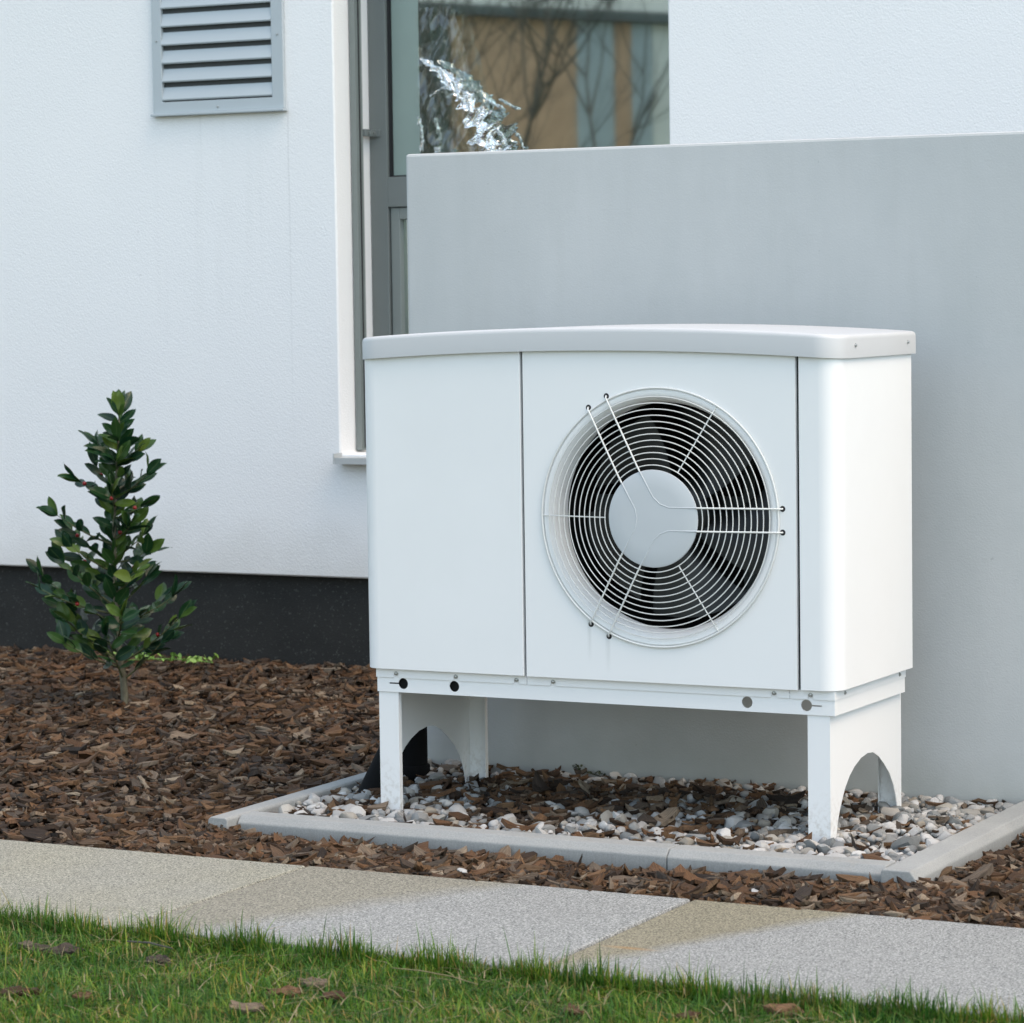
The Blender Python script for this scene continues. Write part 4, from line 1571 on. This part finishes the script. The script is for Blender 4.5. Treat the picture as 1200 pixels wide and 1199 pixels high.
def leaf_proto(seed):
    r = random.Random(seed)
    n, V, UV = 8, [], []
    L = 1.0; W = r.uniform(.38, .50); cup = r.uniform(.10, .22); droop = r.uniform(-.1, .30); tw = r.uniform(-.25, .25)
    for i in range(n + 1):
        t = i / n
        w = W / 2 * (math.sin(PI * t ** 1.05) ** .72) if 0 < t < 1 else .004
        for s in (-1, -.5, 0, .5, 1):
            x = t * L; y = s * w; z = cup * abs(s) * w * 1.6 - droop * t * t + tw * s * w * t + .02 * math.sin(9 * t + s)
            V.append((x, y, z)); UV.append((t, s / 2 + .5))
    F = [(i * 5 + j, (i + 1) * 5 + j, (i + 1) * 5 + j + 1, i * 5 + j + 1) for i in range(n) for j in range(4)]
    me = bpy.data.meshes.new('leaf')
    me.from_pydata(V, [], F)
    lay = me.uv_layers.new(name='UVMap')
    for li, lp in enumerate(me.loops): lay.data[li].uv = UV[lp.vertex_index]
    me.polygons.foreach_set('use_smooth', np.ones(len(F), dtype=bool))
    me.materials.append(M['leaf'])
    me.update()
    return me


LEAF = [leaf_proto(i) for i in range(8)]
stem = [(0, 0, -.03), (-.010, .004, .08), (-.024, .002, .20), (-.034, .01, .35), (-.033, .014, .50), (-.014, .008, .65), (.000, 0, .765)]
MB().tube(stem, [.0105, .0094, .0082, .0064, .0048, .0034, .0020], 10).build('trunk', M['shrub_bark'], shrub, smooth=60)
prof_z = [.06, .11, .19, .25, .29, .36, .42, .46, .50, .56, .60, .68, .73, .79]
prof_l = [.12, .19, .21, .25, .26, .23, .20, .21, .19, .13, .12, .11, .12, .05]
prof_r = [.08, .10, .19, .22, .19, .15, .11, .12, .125, .125, .12, .085, .06, .06]


def stem_at(z):
    for a, b in zip(stem, stem[1:]):
        if z <= b[2]:
            t = (z - a[2]) / (b[2] - a[2]); return Vector(a).lerp(Vector(b), max(0, t))
    return Vector(stem[-1])


rs = random.Random(5)
leaves = 0
LEAVES = []


def put_leaf(p, d, size):
    global leaves
    d = d.normalized()
    upv = Vector((rs.gauss(.30, .65), rs.gauss(-.65, .65), .8))
    yv = upv.cross(d)
    if yv.length < .05: yv = Vector((1, 0, 0)).cross(d)
    yv.normalize(); zv = d.cross(yv)
    m = Matrix((d, yv, zv)).transposed().to_4x4()
    m.translation = p
    LEAVES.append((LEAF[rs.randrange(8)], m @ Matrix.Scale(size, 4)))
    leaves += 1


tips = []
nb = 40
for k in range(nb):
    zt = .165 + .535 * (k / (nb - 1)) ** 1.35
    az = k * 2.399 + rs.uniform(-.6, .6)
    dx, dy = math.cos(az), math.sin(az)
    side = np.interp(zt, prof_z, prof_r if dx > 0 else prof_l)
    rad = side * (abs(dx) + .85 * abs(dy)) / 1.0 if abs(dx) > .2 else side * .8
    rad = min(rad, side) * rs.uniform(.45, .86)
    rise = rs.uniform(.25, .95) * rad
    b0 = stem_at(max(.05, zt - rise * 1.0))
    tip = stem_at(zt) + Vector((dx * rad, dy * rad, 0)); tip.z = zt
    midp = b0.lerp(tip, .5) + Vector((0, 0, -.10 * rad))
    pts = []
    for i in range(7):
        t = i / 6
        pts.append(b0 * (1 - t) ** 2 + midp * 2 * t * (1 - t) + tip * t * t)
    MB().tube(pts, [.0032 - .0004 * i for i in range(7)], 6).build('branch', M['twig'], shrub, smooth=60)
    L = sum((pts[i + 1] - pts[i]).length for i in range(6))
    nl = max(4, int(L / .031))
    for i in range(nl):
        t = .28 + .70 * i / nl
        q = t * 6; a = min(int(q), 5); p = pts[a].lerp(pts[a + 1], q - a); d = (pts[a + 1] - pts[a]).normalized()
        sd = d.cross(Vector((0, 0, 1))).normalized() * (1 if i % 2 else -1)
        put_leaf(p, d * rs.uniform(.3, .8) + sd * rs.uniform(.6, 1.1) + Vector((0, 0, rs.uniform(-.1, .6))), rs.uniform(.054, .075))
    for i in range(3):
        d = (pts[6] - pts[5]).normalized() + Vector((rs.gauss(0, .5), rs.gauss(0, .5), rs.uniform(0, .7)))
        put_leaf(pts[6], d, rs.uniform(.052, .072))
    tips.append(pts)
for i in range(84):
    zt = .17 + .60 * i / 83
    p = stem_at(zt); a = i * 2.4
    put_leaf(p, Vector((math.cos(a), math.sin(a), rs.uniform(.4, 1.4))), rs.uniform(.052, .070))
for i in range(6):
    put_leaf(Vector(stem[-1]), Vector((rs.gauss(0, .35), rs.gauss(0, .35), 1.0)), rs.uniform(.060, .078))
# the 300 leaves on the open side one by one, the few at the back as one part
LEAVES.sort(key=lambda q: q[1].translation.y - .5 * q[1].translation.x)
for me, m in LEAVES[:300]:
    o = link('leaf', me, shrub); o.matrix_local = m
bmm = bmesh.new()
for me, m in LEAVES[300:]:
    c_ = me.copy(); c_.transform(m); bmm.from_mesh(c_); bpy.data.meshes.remove(c_)
if LEAVES[300:]:
    fm_ = bpy.data.meshes.new('back_foliage'); bmm.to_mesh(fm_); fm_.materials.clear(); fm_.materials.append(leaf_mat('glossy evergreen leaf behind', True))
    tag(link('back_foliage', fm_, shrub), kind='stuff')
bmm.free()
bmm = bmesh.new(); bmesh.ops.create_uvsphere(bmm, u_segments=12, v_segments=8, radius=.0055)
bme = bpy.data.meshes.new('berry'); bmm.to_mesh(bme); bmm.free(); bme.materials.append(M['berry']); finish_smooth(bme, 80)
bst = MB(); bst.tube([(0, 0, 0), (.002, -.004, .006), (.003, -.009, .008)], .0009, 5)
bst_me = bst.mesh('berry_stalk', M['twig'])
for k, i in ((8, 4), (12, 5), (15, 3), (19, 4), (19, 5), (22, 4), (25, 5), (26, 3), (29, 5), (31, 4), (33, 5), (35, 4)):
    p = tips[k][i]
    link('berry', bme, shrub, (p.x + .003, p.y - .013, p.z + .006))
    link('berry_stalk', bst_me, shrub, p)


# ------------------------------------------------------------------ small weeds
wd = empty('creeping_weed', (-1.80, 1.93, -.008))
tag(wd, 'low pale green creeping weed on the bark at the foot of the plinth', 'weed')
WL = []
for q in range(3):
    me = LEAF[q].copy(); me.materials.clear(); me.materials.append(M['weed']); WL.append(me)
MB().tube([(-.15, -.02, .004), (-.05, 0, .01), (.05, .0, .012), (.13, .01, .006)], .002, 6).build('stem', M['weed'], wd, smooth=60)
for i in range(96):
    t = rs.uniform(-.24, .14)
    o = link('leaf', WL[i % 3], wd, (t, rs.gauss(0, .018), .006 + abs(rs.gauss(0, .006))), (rs.gauss(0, .5), -rs.uniform(.1, 1.0), rs.uniform(0, 2 * PI)))
    s = rs.uniform(.014, .026); o.scale = (s, s * 1.3, s)
ww = empty('wall_weed', (.215, .532, -.014))
tag(ww, 'thin dark weed sprig growing where gravel meets the garden wall', 'weed')
MB().tube([(-.035, -.004, .028), (-.015, -.002, .020), (.02, 0, .012), (.07, 0, .0)], .0013, 5).build('stem', M['weed_dark'], ww, smooth=60)
WD = LEAF[1].copy(); WD.materials.clear(); WD.materials.append(M['weed_dark'])
for i in range(26):
    t = rs.random()
    link('leaf', WD, ww, (-.035 + .105 * t, rs.gauss(-.004, .004), .028 - .028 * t + rs.uniform(-.002, .006)), (rs.gauss(0, .6), -rs.uniform(.0, 1.0), rs.uniform(0, 2 * PI)), (.010, .014, .010))

# ------------------------------------------------------------------ what the window mirrors: a building and bare trees across the garden
YB = -9.0
nb_ = empty('neighbour_building', (-6.6, YB, 0))
tag(nb_, 'tan clad neighbouring building with blue grey strips mirrored in the window', 'building')


sz = None


def nsub(name, x0, x1, z0, z1, d, mat):
    b = MB(); a_, c_ = x0 + 6.6, x1 + 6.6
    za, zb = 3.015 - .092 * (a_ + 1.0), 3.015 - .092 * (c_ + 1.0)      # the walls end under the sloping eave
    b.add([(a_, -3, 0), (c_, -3, 0), (c_, d, 0), (a_, d, 0), (a_, -3, za), (c_, -3, zb), (c_, d, zb), (a_, d, za)],
          [(3, 2, 1, 0), (4, 5, 6, 7), (0, 1, 5, 4), (1, 2, 6, 5), (2, 3, 7, 6), (3, 0, 4, 7)])
    return b.build(name, mat, nb_)


nsub('wall', -11.0, -7.62, 0, sz, .00, M['tan_facade'])
nsub('dark_panel', -7.62, -7.34, 0, sz, .02, M['dark_facade'])
nsub('wall', -7.34, -6.328, 0, sz, .00, M['tan_facade'])
nsub('window_strip', -6.328, -6.05, 0, sz, .03, M['blue_facade'])
nsub('wall', -6.05, -5.91, 0, sz, .00, M['tan_facade'])
nsub('window_strip', -5.91, -5.76, 0, sz, .03, M['blue_facade'])
nsub('wall', -5.76, -3.0, 0, sz, .01, M['pale_facade'])
for (nm, za, zb, d, mt) in (('eave', -.02, .05, .10, 'dark_facade'), ('parapet', .05, 1.2, -.02, 'pale_facade')):
    b = MB(); xa, xb = -11.0 + 6.6, -3.0 + 6.6
    sl_ = lambda x: 3.04 - .092 * (x + 1.0)
    b.add([(xa, -3, sl_(xa) + za), (xb, -3, sl_(xb) + za), (xb, d, sl_(xb) + za), (xa, d, sl_(xa) + za), (xa, -3, sl_(xa) + zb), (xb, -3, sl_(xb) + zb), (xb, d, sl_(xb) + zb), (xa, d, sl_(xa) + zb)],
          [(3, 2, 1, 0), (4, 5, 6, 7), (0, 1, 5, 4), (1, 2, 6, 5), (2, 3, 7, 6), (3, 0, 4, 7)])
    b.build(nm, M[mt], nb_)


def bare_tree(x, y, h, seed, label, deep=5):
    r = random.Random(seed)
    t = empty('bare_tree', (x, y, -.05))
    tag(t, label, 'tree', 'bare trees across the garden')
    trunk, crown = MB(), MB()

    def grow(p, d, L, rad, depth):
        n = 4; pts = [p]; q = p.copy(); dd = d.copy()
        for i in range(n):
            dd = (dd + Vector((r.gauss(0, .10), r.gauss(0, .10), .05))).normalized()
            q = q + dd * L / n; pts.append(q.copy())
        (trunk if depth == 0 else crown).tube(pts, [rad * (1 - .45 * i / n) for i in range(n + 1)], 6 if depth < 2 else 4, caps=False)
        if depth >= deep: return
        for k in range((3, 4, 3, 3, 3, 3)[depth]):
            a = r.uniform(0, 2 * PI); sp_ = r.uniform(.35, .75)
            o1 = dd.orthogonal().normalized(); o2 = dd.cross(o1)
            nd = (dd + (o1 * math.cos(a) + o2 * math.sin(a)) * sp_).normalized()
            grow(pts[-1 if k == 0 else r.randint(2, n)], nd, L * r.uniform(.60, .82), rad * .58, depth + 1)
    grow(Vector((0, 0, 0)), Vector((0, 0, 1)), h, .028, 0)
    trunk.build('trunk', M['tree_bark'], t, smooth=60, fixn=False)
    crown.build('crown', M['tree_bark'], t, smooth=60, fixn=False)


bare_tree(-6.42, -7.6, 1.55, 3, 'bare multi branched tree before the tan wall, mirrored mid window', 6)
bare_tree(-6.00, -7.3, 1.7, 8, 'bare tree before the blue grey strips, mirrored at the right of the window')
bare_tree(-7.15, -6.9, 1.25, 21, 'bare slender tree before the tan wall, mirrored left of the window middle', 6)
bare_tree(-5.75, -7.9, 1.5, 34, 'bare far tree before the pale wall end, mirrored at the right window edge')
bare_tree(-6.95, -7.9, 1.3, 13, 'bare small tree before the dark panel, mirrored at the left of the window')

print('leaves', leaves, 'mulch', N, 'grass', n)
